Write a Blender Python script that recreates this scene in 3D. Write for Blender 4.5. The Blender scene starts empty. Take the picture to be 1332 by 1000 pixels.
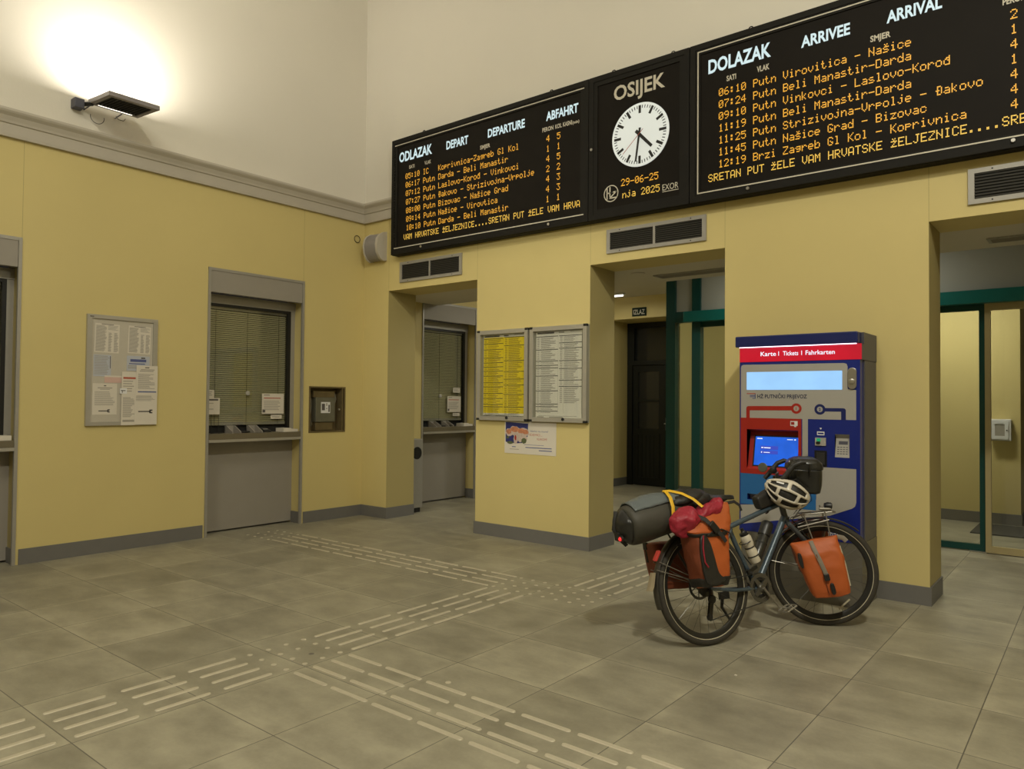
import bpy, bmesh, math, random
from mathutils import Vector, Matrix, noise as mnoise
random.seed(7)
S = bpy.context.scene
COL = S.collection
R = math.radians

# ------------------------------------------------------------------ camera
cam_d = bpy.data.cameras.new('camera'); cam = bpy.data.objects.new('camera', cam_d); COL.objects.link(cam)
cam_d.sensor_width = 36.0; cam_d.lens = 25.897; cam_d.clip_end = 100
yaw, pit, rol = R(38.909), R(1.252), R(-0.509)
fwd = Vector((-math.sin(yaw)*math.cos(pit), math.cos(yaw)*math.cos(pit), math.sin(pit)))
rt = Vector((math.cos(yaw), math.sin(yaw), 0)); up = rt.cross(fwd)
r2 = rt*math.cos(rol) - up*math.sin(rol); u2 = rt*math.sin(rol) + up*math.cos(rol)
M = Matrix((r2, u2, -fwd)).transposed().to_4x4(); M.translation = Vector((7.5532, -6.2551, 1.5008))
cam.matrix_world = M
S.camera = cam
# ------------------------------------------------------------------ world and light
w = bpy.data.worlds.new('world'); S.world = w; w.use_nodes = True
w.node_tree.nodes['Background'].inputs[0].default_value = (0.012, 0.011, 0.010, 1)
w.node_tree.nodes['Background'].inputs[1].default_value = 1.0
S.view_settings.view_transform = 'Standard'; S.view_settings.look = 'None'
S.view_settings.gamma = 1.0; S.view_settings.use_curve_mapping = False
S.view_settings.exposure = 0.09
WARM = (1.0, 0.955, 0.80)
def light(name, kind, loc, aim, power, color=WARM, **kw):
    d = bpy.data.lights.new(name, kind); d.energy = power; d.color = color
    for k, v in kw.items(): setattr(d, k, v)
    o = bpy.data.objects.new(name, d); COL.objects.link(o); o.location = loc
    o.rotation_euler = (Vector(aim) - Vector(loc)).to_track_quat('-Z', 'Y').to_euler()
    return o
# the uplight seen on the left wall, the hall's other lamps, the lamps of the passage behind the openings, and added fill lights
light('uplight_beam', 'AREA', (0.36, -3.20, 4.345), (0.20, -3.20, 7.5), 32, color=(1.0, 0.93, 0.82), shape='RECTANGLE', size=0.30, size_y=0.40)
light('uplight_ceiling_spot', 'SPOT', (0.36, -3.20, 4.36), (0.95, -3.1, 7.5), 1250, spot_size=R(44), spot_blend=0.6, shadow_soft_size=0.12)
light('hall_lamp', 'AREA', (9.3, -6.0, 7.2), (8.0, -4.6, 0), 345, shape='DISK', size=0.45)
light('hall_lamp', 'AREA', (5.2, -8.2, 7.2), (3.2, -1.6, 0), 135, shape='DISK', size=1.6)
light('pier_fill_spot', 'SPOT', (4.6, -10.9, 4.8), (2.4, 0, 1.9), 1000, spot_size=R(30), spot_blend=1.0, shadow_soft_size=0.25)  # added fill from out of view, brightens the first pier
light('hall_uplight', 'AREA', (12.2, -3.5, 4.6), (11.0, -3.5, 7.5), 170, shape='RECTANGLE', size=0.5, size_y=0.5)
light('passage_light', 'AREA', (1.25, 3.9, 3.20), (1.25, 3.9, 0), 9, shape='RECTANGLE', size=0.9, size_y=0.2)
light('passage_light', 'AREA', (1.5, 2.3, 3.22), (1.2, 2.2, 0), 16, shape='RECTANGLE', size=0.9, size_y=0.2)
light('passage_light', 'AREA', (5.0, 1.95, 3.24), (5.0, 2.1, 0), 18, shape='RECTANGLE', size=1.6, size_y=0.2)  # fill light added for the transom and soffit, no fixture here
light('vestibule_light', 'AREA', (6.0, 3.75, 3.20), (6.0, 3.75, 0), 36, shape='RECTANGLE', size=0.6, size_y=0.3)
light('vestibule_light', 'AREA', (3.4, 3.6, 3.20), (3.0, 4.4, 0), 5, shape='RECTANGLE', size=0.6, size_y=0.3)  # extra fill put in to brighten the back wall behind the glass

# ------------------------------------------------------------------ materials
MATS = {}
def nodes_of(name):
    m = bpy.data.materials.new(name); m.use_nodes = True
    nt = m.node_tree; return m, nt, nt.nodes['Principled BSDF']
def mat(name, col, rough=0.6, metal=0.0, var=0.06, scale=14.0, bump=0.0, bscale=None, spec=0.5, coat=0.0):
    if name in MATS: return MATS[name]
    m, nt, b = nodes_of(name)
    tc = nt.nodes.new('ShaderNodeTexCoord'); nz = nt.nodes.new('ShaderNodeTexNoise')
    nz.inputs['Scale'].default_value = scale; nz.inputs['Detail'].default_value = 4
    nt.links.new(tc.outputs['Object'], nz.inputs['Vector'])
    mx = nt.nodes.new('ShaderNodeMix'); mx.data_type = 'RGBA'
    c = Vector(col)
    mx.inputs[6].default_value = (*(c*(1-var)), 1); mx.inputs[7].default_value = (*[min(1, x*(1+var)) for x in c], 1)
    nt.links.new(nz.outputs['Fac'], mx.inputs[0]); nt.links.new(mx.outputs[2], b.inputs['Base Color'])
    b.inputs['Roughness'].default_value = rough; b.inputs['Metallic'].default_value = metal
    b.inputs['Specular IOR Level'].default_value = spec; b.inputs['Coat Weight'].default_value = coat
    if bump:
        n2 = nt.nodes.new('ShaderNodeTexNoise'); n2.inputs['Scale'].default_value = bscale or scale*3
        nt.links.new(tc.outputs['Object'], n2.inputs['Vector'])
        bp = nt.nodes.new('ShaderNodeBump'); bp.inputs['Strength'].default_value = bump; bp.inputs['Distance'].default_value = 0.01
        nt.links.new(n2.outputs['Fac'], bp.inputs['Height']); nt.links.new(bp.outputs['Normal'], b.inputs['Normal'])
    MATS[name] = m; return m
def emit(name, col, strength=1.0, var=0.0, scale=6.0):
    if name in MATS: return MATS[name]
    m, nt, b = nodes_of(name)
    b.inputs['Base Color'].default_value = (*[x*0.3 for x in col], 1); b.inputs['Roughness'].default_value = 0.4
    b.inputs['Emission Strength'].default_value = strength
    tc = nt.nodes.new('ShaderNodeTexCoord'); nz = nt.nodes.new('ShaderNodeTexNoise'); nz.inputs['Scale'].default_value = scale
    nt.links.new(tc.outputs['Object'], nz.inputs['Vector'])
    mx = nt.nodes.new('ShaderNodeMix'); mx.data_type = 'RGBA'; c = Vector(col)
    mx.inputs[6].default_value = (*(c*(1-var)), 1); mx.inputs[7].default_value = (*(c*(1+var)), 1)
    nt.links.new(nz.outputs['Fac'], mx.inputs[0]); nt.links.new(mx.outputs[2], b.inputs['Emission Color'])
    MATS[name] = m; return m
def glass(name, tint=(0.9, 0.95, 0.92), refl=1.0):
    if name in MATS: return MATS[name]
    m = bpy.data.materials.new(name); m.use_nodes = True; nt = m.node_tree; nt.nodes.clear()
    out = nt.nodes.new('ShaderNodeOutputMaterial'); mix = nt.nodes.new('ShaderNodeMixShader')
    tr = nt.nodes.new('ShaderNodeBsdfTransparent'); tr.inputs[0].default_value = (*tint, 1)
    gl = nt.nodes.new('ShaderNodeBsdfGlossy'); gl.inputs['Roughness'].default_value = 0.02; gl.inputs[0].default_value = (refl, refl, refl, 1)
    fr = nt.nodes.new('ShaderNodeFresnel'); gg = nt.nodes.new('ShaderNodeNewGeometry'); mr = nt.nodes.new('ShaderNodeMapRange')
    mr.inputs['To Min'].default_value = 1.45; mr.inputs['To Max'].default_value = 1/1.45      # the far face of the thin pane reflects like the near one
    nt.links.new(gg.outputs['Backfacing'], mr.inputs['Value']); nt.links.new(mr.outputs[0], fr.inputs[0])
    nt.links.new(fr.outputs[0], mix.inputs[0]); nt.links.new(tr.outputs[0], mix.inputs[1]); nt.links.new(gl.outputs[0], mix.inputs[2])
    nt.links.new(mix.outputs[0], out.inputs[0]); MATS[name] = m; return m
def wall_paint(name, col, axis, seams, rough=0.55):
    """satin wall panels; thin joints between the panels at the given places along one axis"""
    m, nt, b = nodes_of(name); L = nt.links
    geo = nt.nodes.new('ShaderNodeNewGeometry'); sep = nt.nodes.new('ShaderNodeSeparateXYZ'); L.new(geo.outputs['Position'], sep.inputs[0])
    nz = nt.nodes.new('ShaderNodeTexNoise'); nz.inputs['Scale'].default_value = 1.7; nz.inputs['Detail'].default_value = 5
    L.new(geo.outputs['Position'], nz.inputs['Vector'])
    mx = nt.nodes.new('ShaderNodeMix'); mx.data_type = 'RGBA'; c = Vector(col)
    mx.inputs[6].default_value = (*(c*0.96), 1); mx.inputs[7].default_value = (*(c*1.04), 1); L.new(nz.outputs['Fac'], mx.inputs[0])
    last = mx.outputs[2]
    for sx in seams:
        a = nt.nodes.new('ShaderNodeMath'); a.operation = 'COMPARE'; a.inputs[1].default_value = sx; a.inputs[2].default_value = 0.0022
        L.new(sep.outputs[axis], a.inputs[0])
        k = nt.nodes.new('ShaderNodeMath'); k.operation = 'MULTIPLY'; k.inputs[1].default_value = 0.45; L.new(a.outputs[0], k.inputs[0])
        q = nt.nodes.new('ShaderNodeMix'); q.data_type = 'RGBA'; L.new(k.outputs[0], q.inputs[0]); L.new(last, q.inputs[6])
        q.inputs[7].default_value = (*(c*0.25), 1); last = q.outputs[2]
    L.new(last, b.inputs['Base Color']); b.inputs['Roughness'].default_value = rough; b.inputs['Specular IOR Level'].default_value = 0.35
    n2 = nt.nodes.new('ShaderNodeTexNoise'); n2.inputs['Scale'].default_value = 90; L.new(geo.outputs['Position'], n2.inputs['Vector'])
    bp = nt.nodes.new('ShaderNodeBump'); bp.inputs['Strength'].default_value = 0.08; bp.inputs['Distance'].default_value = 0.003
    L.new(n2.outputs['Fac'], bp.inputs['Height']); L.new(bp.outputs['Normal'], b.inputs['Normal'])
    return m
def floor_tiles():
    m, nt, b = nodes_of('floor_tiles'); L = nt.links; N = nt.nodes.new
    def mth(op, a, c=None):
        n = N('ShaderNodeMath'); n.operation = op
        for i, v in enumerate((a, c)):
            if v is None: continue
            if isinstance(v, (int, float)): n.inputs[i].default_value = v
            else: L.new(v, n.inputs[i])
        return n.outputs[0]
    geo = N('ShaderNodeNewGeometry'); sep = N('ShaderNodeSeparateXYZ'); L.new(geo.outputs['Position'], sep.inputs[0])
    u = mth('DIVIDE', mth('SUBTRACT', sep.outputs[0], 4.655), 0.602); v = mth('DIVIDE', mth('ADD', sep.outputs[1], 1.335), 0.600)
    fu = mth('FRACT', u); fv = mth('FRACT', v)
    du = mth('MINIMUM', fu, mth('SUBTRACT', 1.0, fu)); dv = mth('MINIMUM', fv, mth('SUBTRACT', 1.0, fv)); d = mth('MINIMUM', du, dv)
    cmb = N('ShaderNodeCombineXYZ'); L.new(mth('FLOOR', u), cmb.inputs[0]); L.new(mth('FLOOR', v), cmb.inputs[1])
    wn = N('ShaderNodeTexWhiteNoise'); wn.noise_dimensions = '2D'; L.new(cmb.outputs[0], wn.inputs['Vector'])
    # each tile samples its own patch of the cloudy print
    off = N('ShaderNodeVectorMath'); off.operation = 'SCALE'; off.inputs['Scale'].default_value = 37.0; L.new(wn.outputs['Color'], off.inputs[0])
    add = N('ShaderNodeVectorMath'); add.operation = 'ADD'; L.new(geo.outputs['Position'], add.inputs[0]); L.new(off.outputs[0], add.inputs[1])
    mp = N('ShaderNodeMapping'); mp.inputs['Scale'].default_value = (1.0, 1.5, 1.0); L.new(add.outputs[0], mp.inputs['Vector'])
    n1 = N('ShaderNodeTexNoise'); n1.inputs['Scale'].default_value = 2.9; n1.inputs['Detail'].default_value = 7; n1.inputs['Roughness'].default_value = 0.62
    L.new(mp.outputs[0], n1.inputs['Vector'])
    n2 = N('ShaderNodeTexNoise'); n2.inputs['Scale'].default_value = 60; n2.inputs['Detail'].default_value = 3; L.new(geo.outputs['Position'], n2.inputs['Vector'])
    rmp = N('ShaderNodeValToRGB'); L.new(n1.outputs['Fac'], rmp.inputs[0])
    e = rmp.color_ramp.elements; e[0].position = 0.30; e[0].color = (0.205, 0.189, 0.138, 1); e[1].position = 0.70; e[1].color = (0.340, 0.315, 0.230, 1)
    edge = mth('MULTIPLY', mth('SUBTRACT', 1.0, mth('MINIMUM', mth('DIVIDE', d, 0.10), 1.0)), 0.16)
    tone = mth('ADD', mth('ADD', 0.86, mth('MULTIPLY', wn.outputs['Value'], 0.22)), edge)
    tone = mth('ADD', tone, mth('MULTIPLY', mth('SUBTRACT', n2.outputs['Fac'], 0.5), 0.16))
    sc = N('ShaderNodeVectorMath'); sc.operation = 'SCALE'; L.new(rmp.outputs[0], sc.inputs[0]); L.new(tone, sc.inputs['Scale'])
    jt = mth('LESS_THAN', d, 0.0042)
    mx = N('ShaderNodeMix'); mx.data_type = 'RGBA'; L.new(mth('MULTIPLY', jt, 0.85), mx.inputs[0]); L.new(sc.outputs[0], mx.inputs[6]); mx.inputs[7].default_value = (0.07, 0.065, 0.055, 1)
    L.new(mx.outputs[2], b.inputs['Base Color'])
    L.new(mth('ADD', 0.36, mth('MULTIPLY', n1.outputs['Fac'], 0.25)), b.inputs['Roughness'])
    b.inputs['Specular IOR Level'].default_value = 0.45
    bp = N('ShaderNodeBump'); bp.inputs['Strength'].default_value = 0.25; bp.inputs['Distance'].default_value = 0.002
    L.new(mth('SUBTRACT', mth('MULTIPLY', n2.outputs['Fac'], 0.3), jt), bp.inputs['Height']); L.new(bp.outputs['Normal'], b.inputs['Normal'])
    return m
YEL = (0.620, 0.515, 0.220)
m_yel_l = wall_paint('yellow_panel_wall_left', YEL, 1, [-3.905, -0.93, -6.1, -7.9])
m_yel_f = wall_paint('yellow_panel_wall_front', YEL, 0, [0.483, 1.983, 3.508, 4.923, 6.522])
m_yel_b = wall_paint('yellow_panel_wall_back', YEL, 0, [])
m_white = mat('white_plaster', (0.70, 0.665, 0.585), 0.85, var=0.03, scale=1.5, bump=0.05, bscale=60)
m_soffit = mat('white_soffit', (0.62, 0.58, 0.50), 0.8, var=0.03, scale=2)
m_corn = mat('cornice_paint', (0.50, 0.46, 0.39), 0.6, var=0.04, scale=6)
m_skirt = mat('grey_skirting', (0.155, 0.150, 0.140), 0.5, var=0.08, scale=9)
m_alu = mat('grey_aluminium', (0.36, 0.345, 0.31), 0.42, 0.35, var=0.05, scale=20)
m_alu_l = mat('pale_aluminium', (0.47, 0.45, 0.40), 0.38, 0.5, var=0.05, scale=20)
m_grey_p = mat('grey_panel', (0.30, 0.275, 0.235), 0.55, var=0.05, scale=5)
m_black = mat('black_paint', (0.012, 0.012, 0.012), 0.4, var=0.2)
m_blackm = mat('black_matt', (0.018, 0.017, 0.015), 0.75, var=0.2)
m_cab = mat('board_casing', (0.011, 0.010, 0.008), 0.6, var=0.15, spec=0.18)
m_face = mat('board_face', (0.011, 0.009, 0.007), 0.5, var=0.2, scale=3, spec=0.10)
m_cream = mat('cream_lettering', (0.60, 0.56, 0.46), 0.5, var=0.03)
m_lit = emit('lit_lettering', (0.50, 0.63, 0.66), 1.0, 0.12)
m_led = emit('amber_led', (0.83, 0.40, 0.035), 1.05, 0.15, 20)
m_ledy = emit('yellow_led', (0.84, 0.52, 0.08), 1.0, 0.15, 20)
m_clock = emit('clock_dial', (0.74, 0.76, 0.68), 0.72, 0.10, 2.2)
m_teal = mat('teal_frame', (0.000, 0.050, 0.046), 0.35, var=0.1)
m_tealh = mat('teal_header', (0.002, 0.135, 0.125), 0.35, var=0.08)
m_beige = mat('beige_frame', (0.45, 0.375, 0.20), 0.4, 0.1, var=0.05)
m_frost = mat('grey_transom', (0.36, 0.37, 0.34), 0.5, var=0.04, scale=3)
m_door = mat('dark_green_door', (0.009, 0.010, 0.007), 0.45, var=0.2, scale=6, spec=0.3)
m_pane = glass('clear_pane', (0.93, 0.945, 0.925))
m_glass_case = glass('case_pane', (0.93, 0.94, 0.92))
m_dglass = mat('dark_pane', (0.012, 0.013, 0.014), 0.06, var=0.1)
m_blind = mat('blind_slats', (0.50, 0.45, 0.29), 0.55, var=0.08)
m_paper = mat('paper', (0.66, 0.61, 0.52), 0.8, var=0.03, scale=5)
m_paperb = mat('paper_bluish', (0.45, 0.47, 0.52), 0.8, var=0.03, scale=5)
m_poster = mat('poster_paper', (0.78, 0.74, 0.68), 0.8, var=0.03, scale=5)
m_papery = mat('paper_yellow', (0.84, 0.64, 0.006), 0.7, var=0.05, scale=5)
m_ink = mat('print_ink', (0.10, 0.09, 0.085), 0.8)
m_inkg = mat('print_grey', (0.34, 0.315, 0.27), 0.8)
m_inkgy = mat('print_on_yellow', (0.20, 0.13, 0.01), 0.8)
m_ink2 = mat('print_dark_grey', (0.22, 0.20, 0.18), 0.8)
m_rule = mat('print_black', (0.03, 0.028, 0.025), 0.8)
m_inkr = mat('print_red', (0.45, 0.10, 0.06), 0.8)
m_inkb = mat('print_blue', (0.09, 0.11, 0.27), 0.8)
m_pink = mat('pink_print', (0.62, 0.42, 0.36), 0.8)
m_steel = mat('steel_strip', (0.50, 0.455, 0.345), 0.55, 0.2, var=0.08, scale=30)
# ticket machine
m_navy = mat('machine_navy', (0.010, 0.018, 0.115), 0.35, var=0.06)
m_blue = mat('machine_blue', (0.008, 0.020, 0.20), 0.35, var=0.05)
m_lblue = mat('machine_light_blue', (0.020, 0.135, 0.37), 0.4, var=0.05)
m_mred = mat('machine_red', (0.36, 0.018, 0.010), 0.4, var=0.06)
m_mredl = emit('machine_lit_red', (0.50, 0.004, 0.020), 0.85, 0.25, 6)
m_mgrey = mat('machine_grey', (0.40, 0.385, 0.35), 0.42, 0.1, var=0.03)
m_mside = mat('machine_side', (0.066, 0.066, 0.090), 0.45, var=0.05)
m_plinth = mat('machine_plinth', (0.135, 0.125, 0.10), 0.55, var=0.06)
m_disp = emit('display_white', (0.30, 0.56, 0.90), 0.95, 0.14, 6)
m_scr = emit('touch_screen', (0.006, 0.10, 0.62), 0.95, 0.5, 8)
m_scr2 = emit('screen_menu', (0.03, 0.05, 0.42), 1.0)
m_scrw = emit('screen_white', (0.75, 0.82, 0.95), 1.0)
m_ledw = emit('white_led_strip', (1.0, 0.80, 0.95), 2.6)
m_green = emit('green_light', (0.01, 0.25, 0.10), 1.0)
m_redl = emit('red_tail_light', (0.75, 0.03, 0.03), 1.2)
m_whitep = mat('white_print', (0.72, 0.72, 0.72), 0.5, var=0.02)
m_chrome = mat('brushed_metal', (0.50, 0.48, 0.44), 0.3, 0.85, var=0.06)
m_brownm = mat('brown_metal', (0.19, 0.145, 0.07), 0.42, 0.4, var=0.25, scale=9)
# bicycle
m_frame = mat('blue_grey_frame', (0.058, 0.088, 0.118), 0.3, 0.2, var=0.06, coat=0.4)
m_fork = mat('dark_grey_fork', (0.040, 0.048, 0.055), 0.35, var=0.08, coat=0.3)
m_tyre = mat('tyre_rubber', (0.036, 0.031, 0.022), 0.8, var=0.25, scale=30, bump=0.3, bscale=160)
m_rim = mat('black_rim', (0.013, 0.013, 0.012), 0.4, var=0.2)
m_spoke = mat('spoke_steel', (0.10, 0.10, 0.095), 0.35, 0.7)
m_reflect = mat('reflective_strip', (0.50, 0.46, 0.34), 0.5, var=0.1)
m_silver = mat('silver_alloy', (0.30, 0.28, 0.24), 0.42, 0.7, var=0.08)
m_dalloy = mat('dark_alloy', (0.13, 0.125, 0.11), 0.38, 0.7, var=0.1)
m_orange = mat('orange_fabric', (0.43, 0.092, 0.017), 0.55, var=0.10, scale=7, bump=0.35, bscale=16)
m_orange2 = mat('shaded_orange_fabric', (0.17, 0.036, 0.011), 0.6, var=0.14, scale=7, bump=0.35, bscale=16)  # orange darkened to paint the shaded rear side; far bags and seam share it
m_redf = mat('red_fabric', (0.30, 0.012, 0.030), 0.5, var=0.18, scale=9, bump=0.7, bscale=26)
m_dry = mat('dark_grey_roll', (0.048, 0.045, 0.034), 0.6, var=0.12, scale=8, bump=0.25, bscale=14)
m_dryt = mat('blue_grey_panel', (0.115, 0.135, 0.140), 0.35, var=0.10, scale=8, bump=0.3, bscale=14)
m_blackf = mat('black_fabric', (0.016, 0.015, 0.013), 0.5, var=0.2, scale=12, bump=0.6, bscale=20)
m_blackv = mat('black_vinyl', (0.018, 0.018, 0.016), 0.28, var=0.2, bump=0.3, bscale=12)
m_strapy = mat('yellow_webbing', (0.70, 0.42, 0.015), 0.6, var=0.06)
m_strapg = mat('grey_webbing', (0.20, 0.17, 0.13), 0.6, var=0.08)
m_bottle = mat('white_bottle', (0.60, 0.55, 0.44), 0.45, var=0.04)
m_helm = mat('helmet_shell', (0.62, 0.57, 0.47), 0.35, var=0.04)
m_flap = mat('mud_flap', (0.34, 0.28, 0.18), 0.7, var=0.15)

# ------------------------------------------------------------------ mesh helpers
ORIG = {}
class MB:
    """collects vertices and faces (world coordinates) and links them as ONE mesh object"""
    def __init__(s): s.v = []; s.f = []; s.mi = []; s.m = 0
    def add(s, vs, fs):
        o = len(s.v); s.v += [Vector(x) for x in vs]
        for f in fs: s.f.append([i+o for i in f]); s.mi.append(s.m)
        return s
    def quad(s, *p): return s.add(p, [list(range(len(p)))])
    def box(s, lo, hi, fr=None):
        x0, y0, z0 = lo; x1, y1, z1 = hi
        vs = [(x0,y0,z0),(x1,y0,z0),(x1,y1,z0),(x0,y1,z0),(x0,y0,z1),(x1,y0,z1),(x1,y1,z1),(x0,y1,z1)]
        if fr: vs = [fr(*v) for v in vs]
        return s.add(vs, [(0,3,2,1),(4,5,6,7),(0,1,5,4),(1,2,6,5),(2,3,7,6),(3,0,4,7)])
    def rings(s, rs, cap=True, closed=False):
        n = len(rs[0]); vs = [p for r in rs for p in r]; fs = []
        k = len(rs)
        for i in range(k if closed else k-1):
            a = i*n; b = ((i+1) % k)*n
            for j in range(n): fs.append((a+j, a+(j+1) % n, b+(j+1) % n, b+j))
        if cap and not closed: fs += [list(range(n))[::-1], [(k-1)*n+j for j in range(n)]]
        return s.add(vs, fs)
    def tube(s, pts, r, n=10, closed=False, cap=True, flat=1.0, face=None, wide=None):
        pts = [Vector(p) for p in pts]; k = len(pts); rs = []
        rad = r if isinstance(r, (list, tuple)) else [r]*k
        prev = None
        for i, p in enumerate(pts):
            t = (pts[(i+1) % k]-pts[i-1]) if closed else (pts[min(i+1, k-1)]-pts[max(i-1, 0)])
            t.normalize()
            if prev is None:
                a = Vector((0,0,1)) if abs(t.z) < 0.9 else Vector((1,0,0)); prev = t.cross(a).normalized()
            if face is not None: prev = t.cross(Vector(face))
            if wide is not None: prev = Vector(wide)
            nrm = (prev - t*prev.dot(t)).normalized(); prev = nrm; bn = t.cross(nrm)
            rs.append([p + nrm*(rad[i]*math.cos(2*math.pi*j/n)) + bn*(rad[i]*flat*math.sin(2*math.pi*j/n)) for j in range(n)])
        return s.rings(rs, cap, closed)
    def torus(s, c, a, b, R0, r, n=72, m=10, sect=None, arc=None):
        """ring round c in the plane a,b; sect: (radial, axial) outline of the section"""
        c = Vector(c); a = Vector(a); b = Vector(b); ax = a.cross(b)
        sect = sect or [(r*math.cos(2*math.pi*j/m), r*math.sin(2*math.pi*j/m)) for j in range(m)]
        t0, t1 = arc or (0, 2*math.pi); rs = []
        for i in range(n if not arc else n+1):
            t = t0+(t1-t0)*i/n; d = a*math.cos(t)+b*math.sin(t)
            rs.append([c+d*(R0+q[0])+ax*q[1] for q in sect])
        return s.rings(rs, True, closed=not arc)
    def lathe(s, o, ax, prof, n=24):
        """prof: (distance along ax, radius)"""
        o = Vector(o); ax = Vector(ax).normalized(); h = Vector((0,0,1)) if abs(ax.z) < .9 else Vector((1,0,0))
        a = ax.cross(h).normalized(); b = ax.cross(a)
        return s.rings([[o+ax*d+a*(max(r, 1e-4)*math.cos(2*math.pi*j/n))+b*(max(r, 1e-4)*math.sin(2*math.pi*j/n)) for j in range(n)] for d, r in prof])
    def prism(s, poly, fr, d0, d1):
        """poly in 2-D, fr(u, v, d) to the world"""
        n = len(poly); vs = [fr(u, v, d0) for u, v in poly]+[fr(u, v, d1) for u, v in poly]
        return s.add(vs, [list(range(n))[::-1], [n+i for i in range(n)]]+[(i, (i+1) % n, n+(i+1) % n, n+i) for i in range(n)])
    def wob(s, amp, sc, seed=0):
        for v in s.v:
            p = v*sc+Vector((seed*7.3, seed*3.1, 0))
            v += Vector((mnoise.noise(p), mnoise.noise(p+Vector((31.7, 5.3, 11.9))), mnoise.noise(p+Vector((7.1, 43.9, 23.3)))))*amp
        return s
    def build(s, name, mats, parent=None, smooth=False, bevel=0.0, sub=0):
        me = bpy.data.meshes.new(name); o = bpy.data.objects.new(name, me); COL.objects.link(o)
        if parent is not None:
            og = ORIG[parent.name]; o.parent = parent
        elif s.v:
            lo = [min(v[i] for v in s.v) for i in range(3)]; hi = [max(v[i] for v in s.v) for i in range(3)]
            og = Vector(((lo[0]+hi[0])/2, (lo[1]+hi[1])/2, lo[2])); o.location = og
        ORIG[o.name] = og
        me.from_pydata([v-og for v in s.v], [], s.f)
        for mm in (mats if isinstance(mats, (list, tuple)) else [mats]): me.materials.append(mm)
        for p, i in zip(me.polygons, s.mi): p.material_index = i
        bm = bmesh.new(); bm.from_mesh(me); bmesh.ops.recalc_face_normals(bm, faces=bm.faces); bm.to_mesh(me); bm.free()
        if smooth:
            for p in me.polygons: p.use_smooth = True
            try: me.set_sharp_from_angle(angle=R(42))
            except Exception: pass
        if bevel:
            b = o.modifiers.new('bevel', 'BEVEL'); b.width = bevel; b.segments = 2; b.limit_method = 'ANGLE'; b.angle_limit = R(40)
        if sub:
            b = o.modifiers.new('subdivision', 'SUBSURF'); b.levels = sub; b.render_levels = sub
        return o
def tag(o, label=None, cat=None, group=None, kind=None):
    if label: o['label'] = label
    if cat: o['category'] = cat
    if group: o['group'] = group
    if kind: o['kind'] = kind
    return o
def thing(name, label, cat, loc, group=None, kind=None):
    o = bpy.data.objects.new(name, None); COL.objects.link(o); o.empty_display_size = 0.1
    o.location = loc; ORIG[o.name] = Vector(loc)
    return tag(o, label, cat, group, kind)
def struct(o): o['kind'] = 'structure'; return o
def grid_slab(mb, us, vs, holes, d0, d1, P):
    """slab in u,v from depth d0 to d1 with rectangular holes (u0,u1,v0,v1); P(u,v,d) -> world"""
    U = sorted({*us, *[h[0] for h in holes], *[h[1] for h in holes]}); V = sorted({*vs, *[h[2] for h in holes], *[h[3] for h in holes]})
    U = [x for x in U if us[0] <= x <= us[1]]; V = [x for x in V if vs[0] <= x <= vs[1]]
    def solid(i, j):
        if i < 0 or j < 0 or i >= len(U)-1 or j >= len(V)-1: return False
        cu = (U[i]+U[i+1])/2; cv = (V[j]+V[j+1])/2
        return not any(h[0] < cu < h[1] and h[2] < cv < h[3] for h in holes)
    for i in range(len(U)-1):
        for j in range(len(V)-1):
            if not solid(i, j): continue
            a, b, c, d = U[i], U[i+1], V[j], V[j+1]
            for w in (d0, d1): mb.quad(P(a,c,w), P(b,c,w), P(b,d,w), P(a,d,w))
            if not solid(i-1, j): mb.quad(P(a,c,d0), P(a,d,d0), P(a,d,d1), P(a,c,d1))
            if not solid(i+1, j): mb.quad(P(b,c,d0), P(b,d,d0), P(b,d,d1), P(b,c,d1))
            if not solid(i, j-1): mb.quad(P(a,c,d0), P(b,c,d0), P(b,c,d1), P(a,c,d1))
            if not solid(i, j+1): mb.quad(P(a,d,d0), P(b,d,d0), P(b,d,d1), P(a,d,d1))
    return mb
def weld(o, dist=0.0004):
    bm = bmesh.new(); bm.from_mesh(o.data); bmesh.ops.remove_doubles(bm, verts=bm.verts, dist=dist)
    bmesh.ops.recalc_face_normals(bm, faces=bm.faces); bm.to_mesh(o.data); bm.free(); return o
PX = lambda u, v, d: (d, u, v)          # left wall: u = y, v = z, d = x
PY = lambda u, v, d: (u, d, v)          # front wall: u = x, v = z, d = y
_cap = {}
def text(name, body, x0, z0, cap, y, material, parent, width=None, x1=None, bold=0.0, facing=PY, ext=0.0012, extra=None):
    """flat lettering on a wall facing -y: left end x0, baseline z0, capital height cap; squeezed to width where given"""
    def raw(t):
        cu = bpy.data.curves.new('lettering', 'FONT'); cu.body = t; cu.size = 1.0; cu.offset = bold; cu.resolution_u = 3
        ob = bpy.data.objects.new('lettering', cu); COL.objects.link(ob)
        dg = bpy.context.evaluated_depsgraph_get(); me = bpy.data.meshes.new_from_object(ob.evaluated_get(dg))
        bpy.data.objects.remove(ob); bpy.data.curves.remove(cu)
        vs = [v.co.copy() for v in me.vertices]; fs = [list(p.vertices) for p in me.polygons]; bpy.data.meshes.remove(me)
        return vs, fs
    if bold not in _cap:
        hv, _ = raw('H'); _cap[bold] = max(v.y for v in hv)-min(v.y for v in hv)
    vs, fs = raw(body)
    if not vs: return None
    sy = cap/_cap[bold]; lo = min(v.x for v in vs); hi = max(v.x for v in vs)
    sx = (width/(hi-lo)) if width else sy
    mb = MB(); mb.add([facing(x0+(v.x-lo)*sx, z0+v.y*sy, y) for v in vs], fs)
    if extra: extra(mb)
    return mb.build(name, material, parent)
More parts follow.
